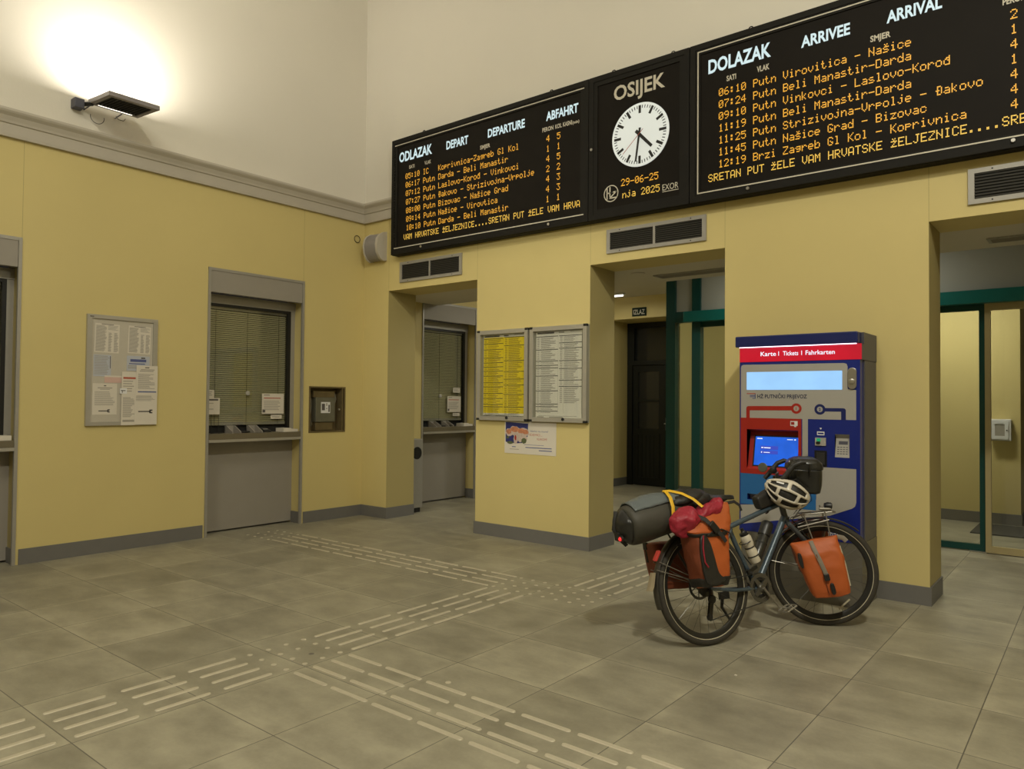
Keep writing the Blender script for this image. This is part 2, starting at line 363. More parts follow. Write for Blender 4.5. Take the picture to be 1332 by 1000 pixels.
def rrect(x0, x1, z0, z1, r, n=5):
    p = []
    for cx, cz, a0 in ((x1-r, z1-r, 0), (x0+r, z1-r, 90), (x0+r, z0+r, 180), (x1-r, z0+r, 270)):
        for i in range(n+1):
            a = R(a0+90*i/n); p.append((cx+r*math.cos(a), cz+r*math.sin(a)))
    return p
def disc(cx, cz, r, n=28): return [(cx+r*math.cos(2*math.pi*i/n), cz+r*math.sin(2*math.pi*i/n)) for i in range(n)]

# ------------------------------------------------------------------ the setting
struct(grid_slab(MB(), (-0.35, 13.2), (-11.2, 5.7), [], 0.0, -0.12, lambda u, v, d: (u, v, d)).build('floor', floor_tiles()))
CZ = 7.6
struct(MB().box((-0.35, -11.2, CZ), (13.2, 0.6, CZ+0.12)).build('ceiling', m_white))
W1, W2, W3 = (-5.12, -3.905), (-2.145, -0.92), (1.06, 2.22)
WT = 2.92
CAB = (-0.83, -0.28, 1.085, 1.655)
mb = grid_slab(MB(), (-11.2, 4.85), (0, 3.80), [(*W1, -1, WT), (*W2, -1, WT), (*W3, -1, WT), CAB], 0.0, -0.34, PX)
struct(weld(mb.build('wall_left', m_yel_l)))
struct(MB().box((-0.34, -11.2, 3.80), (0, 0.47, CZ)).build('wall_left_upper', m_white))
O1, O2, O3, O4 = (0.483, 1.983), (3.508, 4.923), (6.522, 7.95), (9.45, 10.95)
ZL = 2.875
mb = grid_slab(MB(), (0.0, 13.0), (0, 3.80), [(*o, -1, ZL) for o in (O1, O2, O3, O4)], 0.0, 0.47, PY)
struct(weld(mb.build('wall_front', m_yel_f)))
struct(MB().box((0.0, 0.0, 3.80), (13.0, 0.47, CZ)).build('wall_front_upper', m_white))
m_far = mat('far_wall_bounce_cut', (0.30, 0.25, 0.13), 0.7, var=0.05, scale=2)  # unseen walls coloured dark to cut the bounced light
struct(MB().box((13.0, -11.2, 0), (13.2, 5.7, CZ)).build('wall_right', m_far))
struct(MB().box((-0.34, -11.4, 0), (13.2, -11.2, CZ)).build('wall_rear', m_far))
# passage behind the openings
struct(MB().box((0.0, 0.47, ZL), (13.0, 1.37, 3.42)).build('ceiling_soffit', m_soffit))
struct(MB().box((0.0, 1.37, 3.30), (13.0, 5.7, 3.42)).build('ceiling_passage', m_soffit))
BK = [(0.75, 2.12, -1, 2.925), (6.72, 8.9, -1, 2.925)]
struct(weld(grid_slab(MB(), (-0.34, 13.0), (0, 3.30), BK, 4.85, 5.62, PY).build('wall_back', m_yel_b)))
struct(MB().box((-0.34, 5.62, 0), (13.0, 5.70, 3.3)).build('wall_back_outer', m_blackm))

# cornice: the same moulding profile along both walls (projection, height)
prof = [(0.0, 3.79), (0.035, 3.79), (0.04, 3.815), (0.05, 3.90), (0.062, 3.905), (0.068, 3.925), (0.085, 3.96), (0.11, 3.985), (0.118, 4.0), (0.118, 4.02), (0.0, 4.025)]
mb = MB(); mb.rings([[(p, -11.2, z) for p, z in prof], [(p, -p, z) for p, z in prof]]); struct(mb.build('trim_1', m_corn))
for n, a, b in ((2, None, 0.654), (3, 7.565, 13.0)):
    mb = MB(); mb.rings([[(p if a is None else a, -p, z) for p, z in prof], [(b, -p, z) for p, z in prof]]); struct(mb.build('trim_%d' % n, m_corn))
# skirting
BH, BT = 0.138, 0.012
def skirt(name, segs):
    mb = MB()
    for lo, hi in segs: mb.box((*lo, 0), (*hi, BH))
    struct(mb.build(name, m_skirt))
skirt('baseboard_left', [((0, W1[1]+0.025), (BT, W2[0]-0.02)), ((0, -11.2), (BT, W1[0]-0.02)), ((-0.195, W1[1]-BT), (0.0, W1[1]-0.001)), ((-0.195, W2[1]-BT), (0.0, W2[1]-0.001))])
skirt('baseboard_corner', [((0, W2[1]+0.025), (BT, 0.0)), ((0.0, -BT), (O1[0]+BT, 0)), ((O1[0], 0), (O1[0]+BT, 0.47))])
skirt('baseboard_pier_1', [((O1[1]-BT, -BT), (O2[0]+BT, 0)), ((O1[1]-BT, 0), (O1[1], 0.47)), ((O2[0], 0), (O2[0]+BT, 0.47))])
skirt('baseboard_pier_2', [((O2[1]-BT, -BT), (O3[0]+BT, 0)), ((O2[1]-BT, 0), (O2[1], 0.47)), ((O3[0], 0), (O3[0]+BT, 0.47))])
skirt('baseboard_pier_3', [((O3[1]-BT, -BT), (O4[0]+BT, 0)), ((O3[1]-BT, 0), (O3[1], 0.47))])
skirt('baseboard_passage', [((0, 0.75), (BT, W3[0])), ((0, W3[1]), (BT, 4.85)), ((-0.195, W3[1]-BT), (0, W3[1]-0.001)), ((0, 4.85-BT), (0.75, 4.85)), ((0.75, 4.85-BT), (0.762, 5.6))])
skirt('baseboard_back', [((2.12, 4.85-BT), (6.72+BT, 4.85)), ((6.72, 4.85), (6.72+BT, 5.6))])

# ---------------- ticket windows (setting) : window_1 .. window_3
def ticket_window(n, y0, y1, posts=True):
    t = thing('window_%d' % n, None, None, (0, (y0+y1)/2, 0), kind='structure')
    gx = -0.2
    mb = MB().box((-0.02, y0+0.03, 2.655), (0.006, y1-0.03, WT-0.03)); mb.box((-0.06, y0+0.02, 2.655), (-0.02, y1-0.02, 2.69)); mb.build('header_panel', m_grey_p, t)
    mb = MB()
    for a, b in ((y0, y0+0.028), (y1-0.028, y1)): mb.box((-0.015, a, 0), (0.014, b, WT))
    mb.box((-0.015, y0, WT-0.03), (0.012, y1, WT)); mb.build('edge_trim', m_alu, t)
    mb = MB(); mb.box((gx-0.06, y0, 2.56), (gx+0.03, y1, 2.66)); mb.box((gx-0.06, y0, 1.06), (gx+0.015, y0+0.05, 2.6)); mb.box((gx-0.06, y1-0.055, 1.06), (gx+0.02, y1, 2.6)); mb.build('frame', m_alu, t)
    mb = MB()
    mb.box((gx-0.03, y0+0.05, 2.53), (gx+0.018, y1-0.055, 2.575)); mb.box((gx-0.03, y1-0.09, 1.1), (gx+0.018, y1-0.055, 2.53)); mb.box((gx-0.03, y0+0.05, 1.1), (gx+0.018, y0+0.075, 2.53)); mb.build('gasket', m_black, t)
    MB().box((gx-0.006, y0+0.075, 1.19), (gx+0.002, y1-0.09, 2.53)).build('pane', m_pane, t)
    yc = (y0+y1)/2
    mb = MB(); mb.lathe((gx+0.002, yc, 1.56), (1, 0, 0), [(0, .026), (0.012, .026), (0.016, .018)], 18)
    mb.build('speaking_grille', m_mgrey, t, smooth=True)
    MB().box((gx-0.05, y0, 0.02), (gx, y1, 1.0)).build('lower_panel', m_grey_p, t)
    MB().box((gx-0.14, y0, 1.0), (gx-0.06, y1, 2.66)).build('backing', m_blackm, t)
    return t
def blind(y0, y1, label):
    t = thing('venetian_blind', label, 'blind', (-0.235, (y0+y1)/2, 1.20), group=None)
    mb = MB(); z = 1.235
    while z < 2.50:
        mb.add([(-0.247, y0+.08, z+.010), (-0.226, y0+.08, z-.008), (-0.226, y1-.095, z-.008), (-0.247, y1-.095, z+.010),
                (-0.247, y0+.08, z+.012), (-0.226, y0+.08, z-.006), (-0.226, y1-.095, z-.006), (-0.247, y1-.095, z+.012)],
               [(0, 1, 2, 3), (4, 7, 6, 5), (0, 4, 5, 1), (1, 5, 6, 2), (2, 6, 7, 3), (3, 7, 4, 0)])
        z += 0.0235
    mb.build('slats', m_blind, t)
    MB().box((-0.252, y0+.08, 1.195), (-0.222, y1-.095, 1.222)).build('bottom_rail', m_grey_p, t)
    mb = MB()
    for f in (0.18, 0.5, 0.84):
        y = y0+(y1-y0)*f; mb.tube([(-0.222, y, 1.2), (-0.222, y, 2.52)], 0.0022, 5)
    mb.build('ladder_cord', m_blackm, t)
    MB().box((-0.254, y0+.078, 2.505), (-0.22, y1-.093, 2.53)).build('head_rail', m_grey_p, t)
def counter(y0, y1, label):
    t = thing('ticket_counter', label, 'counter', (0, (y0+y1)/2, 1.02), group=None)
    mb = MB().box((-0.24, y0+.03, 1.045), (0.018, y1-.03, 1.108)); mb.build('worktop', mat('counter_top', (0.17, 0.145, 0.095), 0.4, 0.2), t, bevel=0.004)
    MB().box((-0.22, y0+.03, 1.015), (0.022, y1-.03, 1.045)).build('edge_strip', m_alu_l, t)
for n, (a, b), lb in ((1, W1, 'ticket window cut off by the edge beside the notice board'), (2, W2, 'hall ticket window beside the open wall cabinet'), (3, W3, 'ticket window seen through the narrow passage opening')):
    ticket_window(n, a, b)
    blind(a, b, 'closed slatted blind behind the %s' % lb)
    counter(a, b, 'grey counter shelf of the %s' % lb)

def sheet(name, label, cat, P, u0, u1, v0, v1, d, material, marks=(), group=None, tilt=0.0, th=0.0016, sgn=1, parent=None):
    """a sheet of paper with its print; marks: (u0,u1,v0,v1,material) as fractions of the sheet from its top left"""
    mats = [material]; mb = MB()
    uc, vc = (u0+u1)/2, (v0+v1)/2; ca, sa = math.cos(tilt), math.sin(tilt)
    def fr(u, v, dd): return P(uc+(u-uc)*ca-(v-vc)*sa, vc+(u-uc)*sa+(v-vc)*ca, dd)
    mb.box((u0, v0, d), (u1, v1, d+th*sgn), lambda u, v, w: fr(u, v, w))
    for a, b, c, e, mm in marks:
        if mm not in mats: mats.append(mm)
        mb.m = mats.index(mm); dd = d+(th+0.0004)*sgn
        mb.quad(fr(u0+(u1-u0)*a, v1-(v1-v0)*c, dd), fr(u0+(u1-u0)*b, v1-(v1-v0)*c, dd), fr(u0+(u1-u0)*b, v1-(v1-v0)*e, dd), fr(u0+(u1-u0)*a, v1-(v1-v0)*e, dd))
    o = mb.build(name, mats, parent)
    if label: tag(o, label, cat, group)
    return o
def lines(a, b, c, e, n, mm, jitter=0.3, fill=0.5):
    out = []
    for i in range(n):
        y = c+(e-c)*i/n; out.append((a, a+(b-a)*(1-random.random()*jitter), y, y+(e-c)/n*fill, mm))
    return out
def wrench(a, b, c, e):
    m = (c+e)/2; h = (e-c)
    return [(a, a+(b-a)*.85, m-h*.16, m+h*.16, m_ink), (a+(b-a)*.80, b, c, c+h*.34, m_ink), (a+(b-a)*.80, b, e-h*.34, e, m_ink), (a+(b-a)*.78, a+(b-a)*.88, c, e, m_ink)]
# papers at the ticket windows
def window_papers(y0, y1, where, left=True):
    k = y1
    sheet('taped_notice', 'white notice with a red heading taped to the glass of the %s' % where, 'notice', PX, k-.425, k-.13, 1.318, 1.558, -0.197, m_paper,
          [(0.08, 0.35, .06, .09, m_ink), (.08, .85, .20, .245, m_inkr)]+lines(.08, .85, .36, .86, 6, m_inkg, .25, .4)+[(.03, .15, .78, .93, m_ink)])
    sheet('taped_note', 'small white note under the notice on the glass of the %s' % where, 'notice', PX, k-.305, k-.155, 1.258, 1.305, -0.197, m_paper, lines(.1, .9, .25, .75, 2, m_inkg))
    t = thing('leaflet_tray', 'pair of grey leaflet holders on the counter of the %s' % where, 'tray', (-0.14, y0+.45, 1.108))
    for yy in (y0+.33, y0+.60):
        mb = MB(); mb.prism([(-0.19, 1.108), (-0.03, 1.108), (-0.03, 1.125), (-0.16, 1.19), (-0.19, 1.19)], lambda u, v, d: (u, d, v), yy, yy+0.012)
        mb.prism([(-0.19, 1.108), (-0.03, 1.108), (-0.03, 1.125), (-0.16, 1.19), (-0.19, 1.19)], lambda u, v, d: (u, d, v), yy+0.10, yy+0.112)
        mb.box((-0.195, yy, 1.108), (-0.18, yy+.112, 1.19)); mb.build('holder', m_grey_p, t)
    t = thing('cash_tray', 'low black tray for cash on the counter of the %s' % where, 'tray', (-0.14, y0+.53, 1.108))
    mb = MB(); mb.lathe((-0.12, y0+.525, 1.1085), (0, 0, 1), [(0, .055), (.004, .066), (.012, .07), (.016, .066), (.008, .055)], 24); mb.build('dish', m_blackm, t, smooth=True)
    t = thing('leaflet_stack', 'stack of white leaflets at the end of the counter of the %s' % where, 'leaflets', (-0.09, y1-.13, 1.108))
    mb = MB(); mb.box((-0.17, y1-.25, 1.1085), (-0.01, y1-.145, 1.152)); mb.build('pile', m_paper, t)
    mb = MB(); mb.box((-0.16, y1-.14, 1.1085), (-0.02, y1-.045, 1.138)); mb.build('pile', m_paper, t)
    t = thing('card_reader', 'small dark terminal beside the leaflets on the counter of the %s' % where, 'card reader', (-0.15, y1-.42, 1.108))
    mb = MB(); mb.prism([(-0.19, 1.108), (-0.07, 1.108), (-0.07, 1.125), (-0.19, 1.16)], lambda u, v, d: (u, d, v), y1-.46, y1-.375); mb.build('body', m_blackm, t, bevel=.004)
    MB().box((-0.15, y1-.445, 1.135), (-0.12, y1-.39, 1.146)).build('keypad', m_mgrey, t)
    if left:
        sheet('taped_card', 'small white card on the glass above the larger card of the %s' % where, 'notice', PX, y0+.085, y0+.20, 1.50, 1.592, -0.197, m_paper, lines(.1, .8, .2, .8, 3, m_inkg))
        t = thing('card_stand', 'wire stand holding a white price card on the counter of the %s' % where, 'stand', (-0.1, y0+.16, 1.108))
        sheet('price_card', None, None, PX, y0+.06, y0+.245, 1.318, 1.50, -0.155, m_paper, [(.1, .9, .06, .16, m_ink), (.15, .6, .3, .34, m_inkg), (.15, .6, .65, .70, m_inkg)], parent=t)
        mb = MB()
        for yy in (y0+.07, y0+.15, y0+.235): mb.tube([(-0.157, yy, 1.3199), (-0.157, yy, 1.1095), (-0.07, yy, 1.1095)], .0028, 6)
        mb.tube([(-0.07, y0+.07, 1.1095), (-0.07, y0+.235, 1.1095)], .0028, 6); mb.tube([(-0.157, y0+.07, 1.25), (-0.157, y0+.235, 1.25)], .0028, 6)
        mb.build('wire_frame', m_blackm, t)
window_papers(*W2, 'hall ticket window')
window_papers(*W3, 'passage ticket window', left=False)
t = thing('leaflet_stack', 'white leaflets on the counter of the ticket window cut off at the frame edge', 'leaflets', (-0.06, -4.05, 1.108))
MB().box((-0.16, -4.09, 1.1085), (-0.02, -3.945, 1.15)).build('pile', m_paper, t)
sheet('taped_card', 'small white card above the notice on the glass of the passage ticket window', 'notice', PX, 1.915, 2.07, 1.615, 1.69, -0.197, m_paper, lines(.1, .9, .2, .8, 3, m_inkg))

# ---------------- notice board on the left wall
t = thing('notice_board', 'aluminium framed notice board covered in papers on the yellow wall', 'notice board', (0.02, -3.02, 1.225))
mb = grid_slab(MB(), (-3.358, -2.69), (1.225, 2.292), [(-3.315, -2.733, 1.262, 2.255)], 0.002, 0.028, PX); mb.build('frame', m_alu_l, t)
MB().box((0.003, -3.318, 1.26), (0.014, -2.73, 2.257)).build('backing', mat('board_backing', (0.50, 0.46, 0.38), .8), t)
MB().box((0.028, -3.335, 2.266), (0.0285, -3.30, 2.276)).build('maker_plate', m_ink, t)
D = 0.0145
def tt(n1, n2):
    return [(.25, .75, .01, .03, m_ink)]+lines(.04, .48, .07, .97, 26, m_inkg, .25, .6)+lines(.55, .70, .30, .97, 18, m_inkg, .4, .6)+lines(.78, .97, .30, .97, 18, m_inkg, .4, .6)+lines(.52, .95, .05, .22, 5, m_inkg, .3, .4)
sheet('timetable_sheet', 'dense printed timetable sheet at the top of the notice board, on its lamp side', 'paper', PX, -3.285, -3.06, 1.93, 2.21, D, m_paper, tt(0, 1), tilt=-0.02)
sheet('timetable_sheet', 'dense printed timetable sheet at the top of the notice board, on its ticket window side', 'paper', PX, -2.975, -2.755, 1.935, 2.21, D, m_paper, tt(0, 1), tilt=-0.02)
sheet('information_sheet', 'bluish ruled sheet with a dark edge line, middle of the notice board', 'paper', PX, -3.292, -3.132, 1.70, 1.908, D, m_paperb, lines(.05, .9, .05, .95, 12, m_inkg, .2, .4)+[(.93, .97, .05, .62, m_ink)])
sheet('information_sheet', 'pale blue headed sheet half covered by the stacked notices', 'paper', PX, -2.985, -2.762, 1.765, 1.912, D, m_paperb, [(.15, .85, .22, .40, m_inkb), (.62, .80, .08, .18, m_ink), (.1, .8, .5, .56, m_inkb)]+lines(.05, .9, .65, .9, 3, m_inkg))
sheet('notice_sheet', 'white sheet with a small wrench picture in the low corner of the notice board', 'paper', PX, -3.295, -3.072, 1.33, 1.632, D, m_paper, [(.45, .55, .06, .09, m_ink), (.2, .8, .13, .16, m_inkg), (.3, .7, .18, .20, m_inkg)]+lines(.08, .92, .26, .72, 12, m_inkg, .3, .4)+wrench(.25, .72, .83, .93))
sheet('paper_strip', 'narrow pink and white strip crossing the middle of the notice board', 'paper', PX, -3.19, -3.03, 1.64, 1.71, D, m_pink, [(.0, 1, .0, .22, m_paper)])
sheet('notice_sheet', 'long narrow notice with a red heading hanging below the board frame', 'paper', PX, -3.035, -2.895, 1.225, 1.752, 0.0285, m_paper, [(.1, .95, .10, .135, m_inkr)]+lines(.1, .95, .17, .40, 5, m_inkg, .3, .35)+lines(.1, .95, .48, .86, 15, m_inkg, .4, .5)+[(.1, .9, .90, .94, m_inkg)])
sheet('sticker', 'tiny white sticker with a dark symbol on the long narrow notice', 'sticker', PX, -3.052, -2.985, 1.535, 1.588, 0.0305, m_whitep, [(.15, .8, .35, .5, m_ink), (.3, .4, .35, .85, m_ink)])
sheet('notice_sheet', 'white sheet with a bold wrench picture overlapping the lower board frame', 'paper', PX, -2.908, -2.688, 1.228, 1.54, 0.0310, m_paper, lines(.05, .95, .08, .26, 5, m_inkg, .3, .4)+wrench(.16, .80, .52, .64))
sheet('notice_sheet', 'white printed notice fixed over the frame above the bold wrench sheet', 'paper', PX, -2.898, -2.688, 1.52, 1.818, 0.0335, m_paper, [(.4, .6, .05, .08, m_ink), (.2, .85, .12, .15, m_inkg), (.15, .8, .17, .20, m_inkg)]+lines(.08, .92, .28, .80, 13, m_inkg, .4, .45)+[(.08, .95, .86, .90, m_inkb)])

# ---------------- open electrical cabinet in the wall
t = thing('wall_cabinet', 'open brown metal service cabinet recessed in the yellow wall', 'cabinet', (0, -0.555, 1.085))
y0, y1, z0, z1 = CAB
grid_slab(MB(), (y0, y1), (z0, z1), [(y0+.018, y1-.018, z0+.018, z1-.018)], -0.13, 0.006, PX).build('frame', m_brownm, t)
MB().box((-0.14, y0, z0), (-0.13, y1, z1)).build('back_plate', m_brownm, t)
MB().box((-0.128, -0.70, 1.215), (-0.035, -0.41, 1.52)).build('meter_box', mat('meter_box_grey', (0.17, 0.165, 0.12), .35, .3, var=.15), t, bevel=.006)
MB().box((-0.128, -0.72, 1.52), (-0.06, -0.40, 1.60)).build('bracket', m_brownm, t, bevel=.004)
MB().box((-0.128, -0.69, 1.11), (-0.055, -0.43, 1.21)).build('bracket', m_brownm, t, bevel=.004)
sheet('meter_label', 'white sticker', None, PX, -0.625, -0.487, 1.325, 1.462, -0.0345, m_whitep, [(.08, .42, .15, .75, m_ink), (.55, .68, .1, .35, m_inkg), (.80, .95, .25, .9, m_ink), (.55, .68, .55, .62, m_ink)], parent=t)
m_cable = mat('cable_grey', (.20, .18, .13), .4, .3)
mb = MB(); mb.tube([(-.1, -.745, 1.55), (-.09, -.73, 1.40), (-.09, -.76, 1.28), (-.09, -.715, 1.18)], .008, 8); mb.build('cable', m_cable, t, smooth=True); mb = MB(); mb.tube([(-.1, -.38, 1.58), (-.09, -.36, 1.50), (-.09, -.39, 1.42)], .01, 8); mb.build('cable', m_cable, t, smooth=True); mb = MB(); mb.tube([(-.1, -.735, 1.40), (-.09, -.78, 1.28), (-.09, -.73, 1.16)], .006, 8); mb.build('cable', m_cable, t, smooth=True)
MB().box((-0.12, y1-.05, z0+.02), (0.0, y1-.035, z1-.02)).build('side_rail', m_brownm, t)
mb = MB(); mb.lathe((-0.03, -.36, 1.37), (1, 0, 0), [(0, .012), (.02, .012)], 14); mb.build('lock_stud', m_chrome, t)

# ---------------- small wall things near the corner
t = thing('wall_speaker', 'grey curved loudspeaker on the wall in the corner', 'speaker', (0.30, 0, 3.27))
pr = [(0.0, 3.275), (-0.05, 3.265), (-0.10, 3.29), (-0.145, 3.36), (-0.16, 3.45), (-0.145, 3.53), (-0.11, 3.58), (-0.05, 3.615), (0.0, 3.625)]
mb = MB(); mb.prism(pr, lambda u, v, d: (d, u, v), 0.185, 0.40); mb.build('grille', mat('speaker_grille', (0.27, 0.25, 0.24), .6, bump=.3, bscale=300), t, smooth=True)
mb = MB()
for a, b in ((0.165, 0.185), (0.40, 0.44)):
    mb = MB(); mb.prism([(u*1.06, 3.45+(v-3.45)*1.05) for u, v in pr], lambda u, v, d: (d, u, v), a, b); mb.build('side_cheek', m_corn, t, smooth=True)
t = tag(MB().torus((0.012, -0.131, 3.575), (0, 1, 0), (0, 0, 1), 0.045, 0.004, 28, 6).build('cable_ring', m_blackm, smooth=True), 'small dark wire ring on the wall by the corner loudspeaker', 'wire ring')

# ---------------- uplight
t = thing('wall_uplight', 'dark finned floodlight on a bracket shining up the white wall', 'wall lamp', (0.0, -3.25, 4.20))
mb = MB().box((0, -3.535, 4.205), (0.10, -3.45, 4.295)); mb.build('bracket', m_mside, t, bevel=.006)
mb = MB(); mb.tube([(0.06, -3.45, 4.26), (0.14, -3.40, 4.26)], .022, 12); mb.build('hinge', m_black, t, smooth=True)
fr = lambda u, v, d: (u, v, 4.264-(u-.1)*.07+d)
mb = grid_slab(MB(), (0.10, 0.56), (-3.42, -2.965), [(0.155, 0.505, -3.38, -3.005)], 0.0, 0.040, lambda u, v, d: fr(u, v, d)); mb.build('housing', mat('lamp_housing', (.22, .2, .2), .45), t, bevel=.008)
mb = MB()
for i in range(12):
    y = -3.375+i*0.0325; mb.box((0.155, y, 0.003), (0.505, y+.008, 0.026), lambda u, v, d: fr(u, v, d))
mb.box((0.155, -3.38, 0.016), (0.505, -3.005, 0.027), fr); mb.build('cooling_fin', m_blackm, t)
MB().box((0.142, -3.35, -0.003), (0.149, -3.04, 0.001), fr).build('light_slit', emit('lamp_glow', (1, .9, .75), 2.5), t)
MB().box((0.17, -3.37, 0.030), (0.49, -3.015, 0.036), fr).build('lens', emit('lamp_lens', (1, .9, .72), 4.0), t)
mb = MB(); mb.torus((0.03, -3.31, 4.185), (0, 1, 0), (0, 0, 1), .062, .003, 24, 6, arc=(R(170), R(370))); mb.build('cable', m_blackm, t); mb = MB(); mb.tube([(0.05, -3.15, 4.24), (0.06, -3.13, 4.21), (0.06, -3.08, 4.21), (0.05, -3.06, 4.24)], .003, 6); mb.build('cable', m_blackm, t)
for yy in (-3.40, -3.12): MB().tube([(0.11, yy, 4.255), (0.0, yy-.02, 4.23)], .006, 6).build('stay', m_mside, t)

# ---------------- ventilation grilles above the openings
def vent(x0, x1, z0, z1, label):
    t = thing('vent_grille', label, 'vent', ((x0+x1)/2, 0, z0), group=None)
    xm = (x0+x1)/2
    mb = grid_slab(MB(), (x0, x1), (z0, z1), [(x0+.04, xm-.012, z0+.035, z1-.035), (xm+.012, x1-.04, z0+.035, z1-.035)], -0.018, -0.002, PY); mb.build('frame', m_alu, t)
    MB().box((x0+.03, -0.004, z0+.03), (x1-.03, -0.001, z1-.03)).build('duct_shade_plate', m_black, t)  # black plate paints the shade inside the duct
    mb = MB(); n = 9
    for i in range(n):
        z = z0+.042+i*(z1-z0-.084)/(n-1)
        for a, b in ((x0+.04, xm-.012), (xm+.012, x1-.04)): mb.add([(a, -.016, z-.004), (b, -.016, z-.004), (b, -.005, z+.006), (a, -.005, z+.006), (a, -.016, z-.0015), (b, -.016, z-.0015), (b, -.005, z+.0085), (a, -.005, z+.0085)], [(0, 1, 2, 3), (4, 7, 6, 5), (0, 4, 5, 1), (2, 6, 7, 3), (0, 3, 7, 4), (1, 5, 6, 2)])
    mb.build('louvre_slat', mat('louvre', (.050, .047, .038), .6, .2), t)
    for x in (x0+.15, x1-.15):
        for z in (z0+.017, z1-.017): MB().lathe((x, -.018, z), (0, -1, 0), [(0, .006), (.002, .006)], 8).build('screw', m_black, t)
vent(0.70, 1.75, 2.958, 3.21, 'louvred air vent above the passage opening with the ticket window')
vent(3.705, 4.752, 2.963, 3.20, 'louvred air vent above the opening to the exit door')
vent(6.777, 7.82, 2.957, 3.215, 'louvred air vent above the glass sliding doors')
def soffit_grille(x0, x1, y0, y1, label):
    t = thing('ceiling_grille', label, 'vent', ((x0+x1)/2, (y0+y1)/2, ZL-.012))
    grid_slab(MB(), (x0, x1), (y0, y1), [(x0+.025, x1-.025, y0+.025, y1-.025)], ZL-.012, ZL-.001, lambda u, v, d: (u, v, d)).build('frame', m_alu, t)
    mb = MB()
    for i in range(5):
        y = y0+.04+i*(y1-y0-.09)/4; mb.box((x0+.025, y, ZL-.011), (x1-.025, y+.014, ZL-.004))
    mb.build('slat', m_grey_p, t)
    MB().box((x0+.02, y0+.02, ZL-.003), (x1-.02, y1-.02, ZL-.001)).build('duct_shade_plate', m_black, t)  # black sheet stands in for the dark above the slats
soffit_grille(1.24, 2.2, .90, 1.11, 'slotted air grille in the soffit over the passage with the ticket window')
soffit_grille(3.73, 4.80, .90, 1.11, 'slotted air grille in the soffit over the way to the exit door')
soffit_grille(6.79, 7.8, .90, 1.11, 'slotted air grille in the soffit over the sliding doors')
mb = MB(); mb.lathe((3.66, .70, ZL-.001), (0, 0, -1), [(0, .075), (.006, .075), (.012, .05)], 24); tag(mb.build('ceiling_plate', m_soffit, smooth=True), 'small round white plate in the soffit before the exit door', 'ceiling plate')

# ---------------- departure boards
F5 = {' ':'0000000000','-':'0808080808','.':'0060600000','0':'3E5149453E','1':'00427F4000','2':'4261514946','3':'2141454B31','4':'1814127F10','5':'2745454539','6':'3C4A494930','7':'0171090503','8':'3649494936','9':'064949291E',':':'0036360000',
'A':'7E1111117E','B':'7F49494936','C':'3E41414122','D':'7F4141413E','E':'7F49494941','G':'3E41495132','H':'7F0808087F','I':'00417F4100','J':'2040413F01','K':'7F08142241','L':'7F40404040','M':'7F020C027F','N':'7F0408107F','P':'7F09090906','R':'7F09192946','S':'2649494932','T':'01017F0101','U':'3F4040403F','V':'1F2040201F','Z':'6151494543',
'a':'2054545478','b':'7F48444438','c':'3844444428','d':'384444487F','e':'3854545418','g':'085454543C','i':'00447D4000','j':'2040443D00','k':'7F10284400','l':'00417F4000','m':'7C04180478','n':'7C08040478','o':'3844444438','p':'7C14141408','r':'7C08040408','s':'4854545420','t':'043F444020','u':'3C4040207C','v':'1C2040201C','z':'4464544C44',
'š':'4855565524','Ž':'4465564D44','đ':'3844464A7F','Đ':'087F49413E'}
PITCH = 0.0507; CW = PITCH/6; CH = 0.0098
def led(name, items, z, y, material, parent, bold=False):
    """one row of the display: items are (x, text) in a 5 x 7 dot font"""
    mb = MB()
    for x, s in items:
        for i, ch in enumerate(s):
            h = F5[ch]
            for c in range(5):
                bits = int(h[2*c:2*c+2], 16)
                for r in range(7):
                    if bits >> r & 1:
                        a = x+i*PITCH+c*CW; b = z+(6-r)*CH
                        mb.quad((a, y, b), (a+CW*.86, y, b), (a+CW*.86, y, b+CH*.84), (a, y, b+CH*.84))
    return mb.build(name, material, parent)
BZ0, BZ1, BY = 3.285, 4.715, -0.13
def cabinet(name, label, cat, x0, x1):
    t = thing(name, label, cat, ((x0+x1)/2, 0, BZ0))
    mb = MB().box((x0, BY+.022, BZ0), (x1, -.004, BZ1)); mb.build('casing', m_cab, t, bevel=.004)
    grid_slab(MB(), (x0+.004, x1-.004), (BZ0+.004, BZ1-.004), [(x0+.055, x1-.055, BZ0+.055, BZ1-.055)], BY, BY+.024, PY).build('door_frame', m_cab, t, bevel=.003)
    grid_slab(MB(), (x0+.052, x1-.052), (BZ0+.052, BZ1-.052), [(x0+.10, x1-.10, BZ0+.10, BZ1-.10)], BY+.006, BY+.022, PY).build('inner_frame', m_cab, t)
    MB().box((x0+.095, BY+.016, BZ0+.095), (x1-.095, BY+.0215, BZ1-.095)).build('face', m_face, t)
    return t
def eye(t, x):
    mb = MB(); mb.torus((x, -.065, BZ1+.022), (1, 0, 0), (0, 0, 1), .018, .005, 16, 6); mb.box((x-.06, -.09, BZ1-.001), (x+.06, -.04, BZ1+.008)); mb.build('lifting_eye', m_cab, t)
def knob(t, x, z):
    mb = MB(); mb.lathe((x, BY, z), (0, -1, 0), [(0, .010), (.006, .010), (.01, .015), (.016, .013)], 12); mb.build('knob', m_chrome, t, smooth=True)
def border(t, x0, x1, z0, z1, wd=.010):
    grid_slab(MB(), (x0, x1), (z0, z1), [(x0+wd, x1-wd, z0+wd, z1-wd)], BY+.0025, BY+.0055, PY).build('border_line', m_cream, t)
TY = BY+.0135
def head(t, items):
    for s, x0, x1, z, c, mm in items: text('heading', s, x0, z, c, TY, mm, t, width=x1-x0, bold=.03)
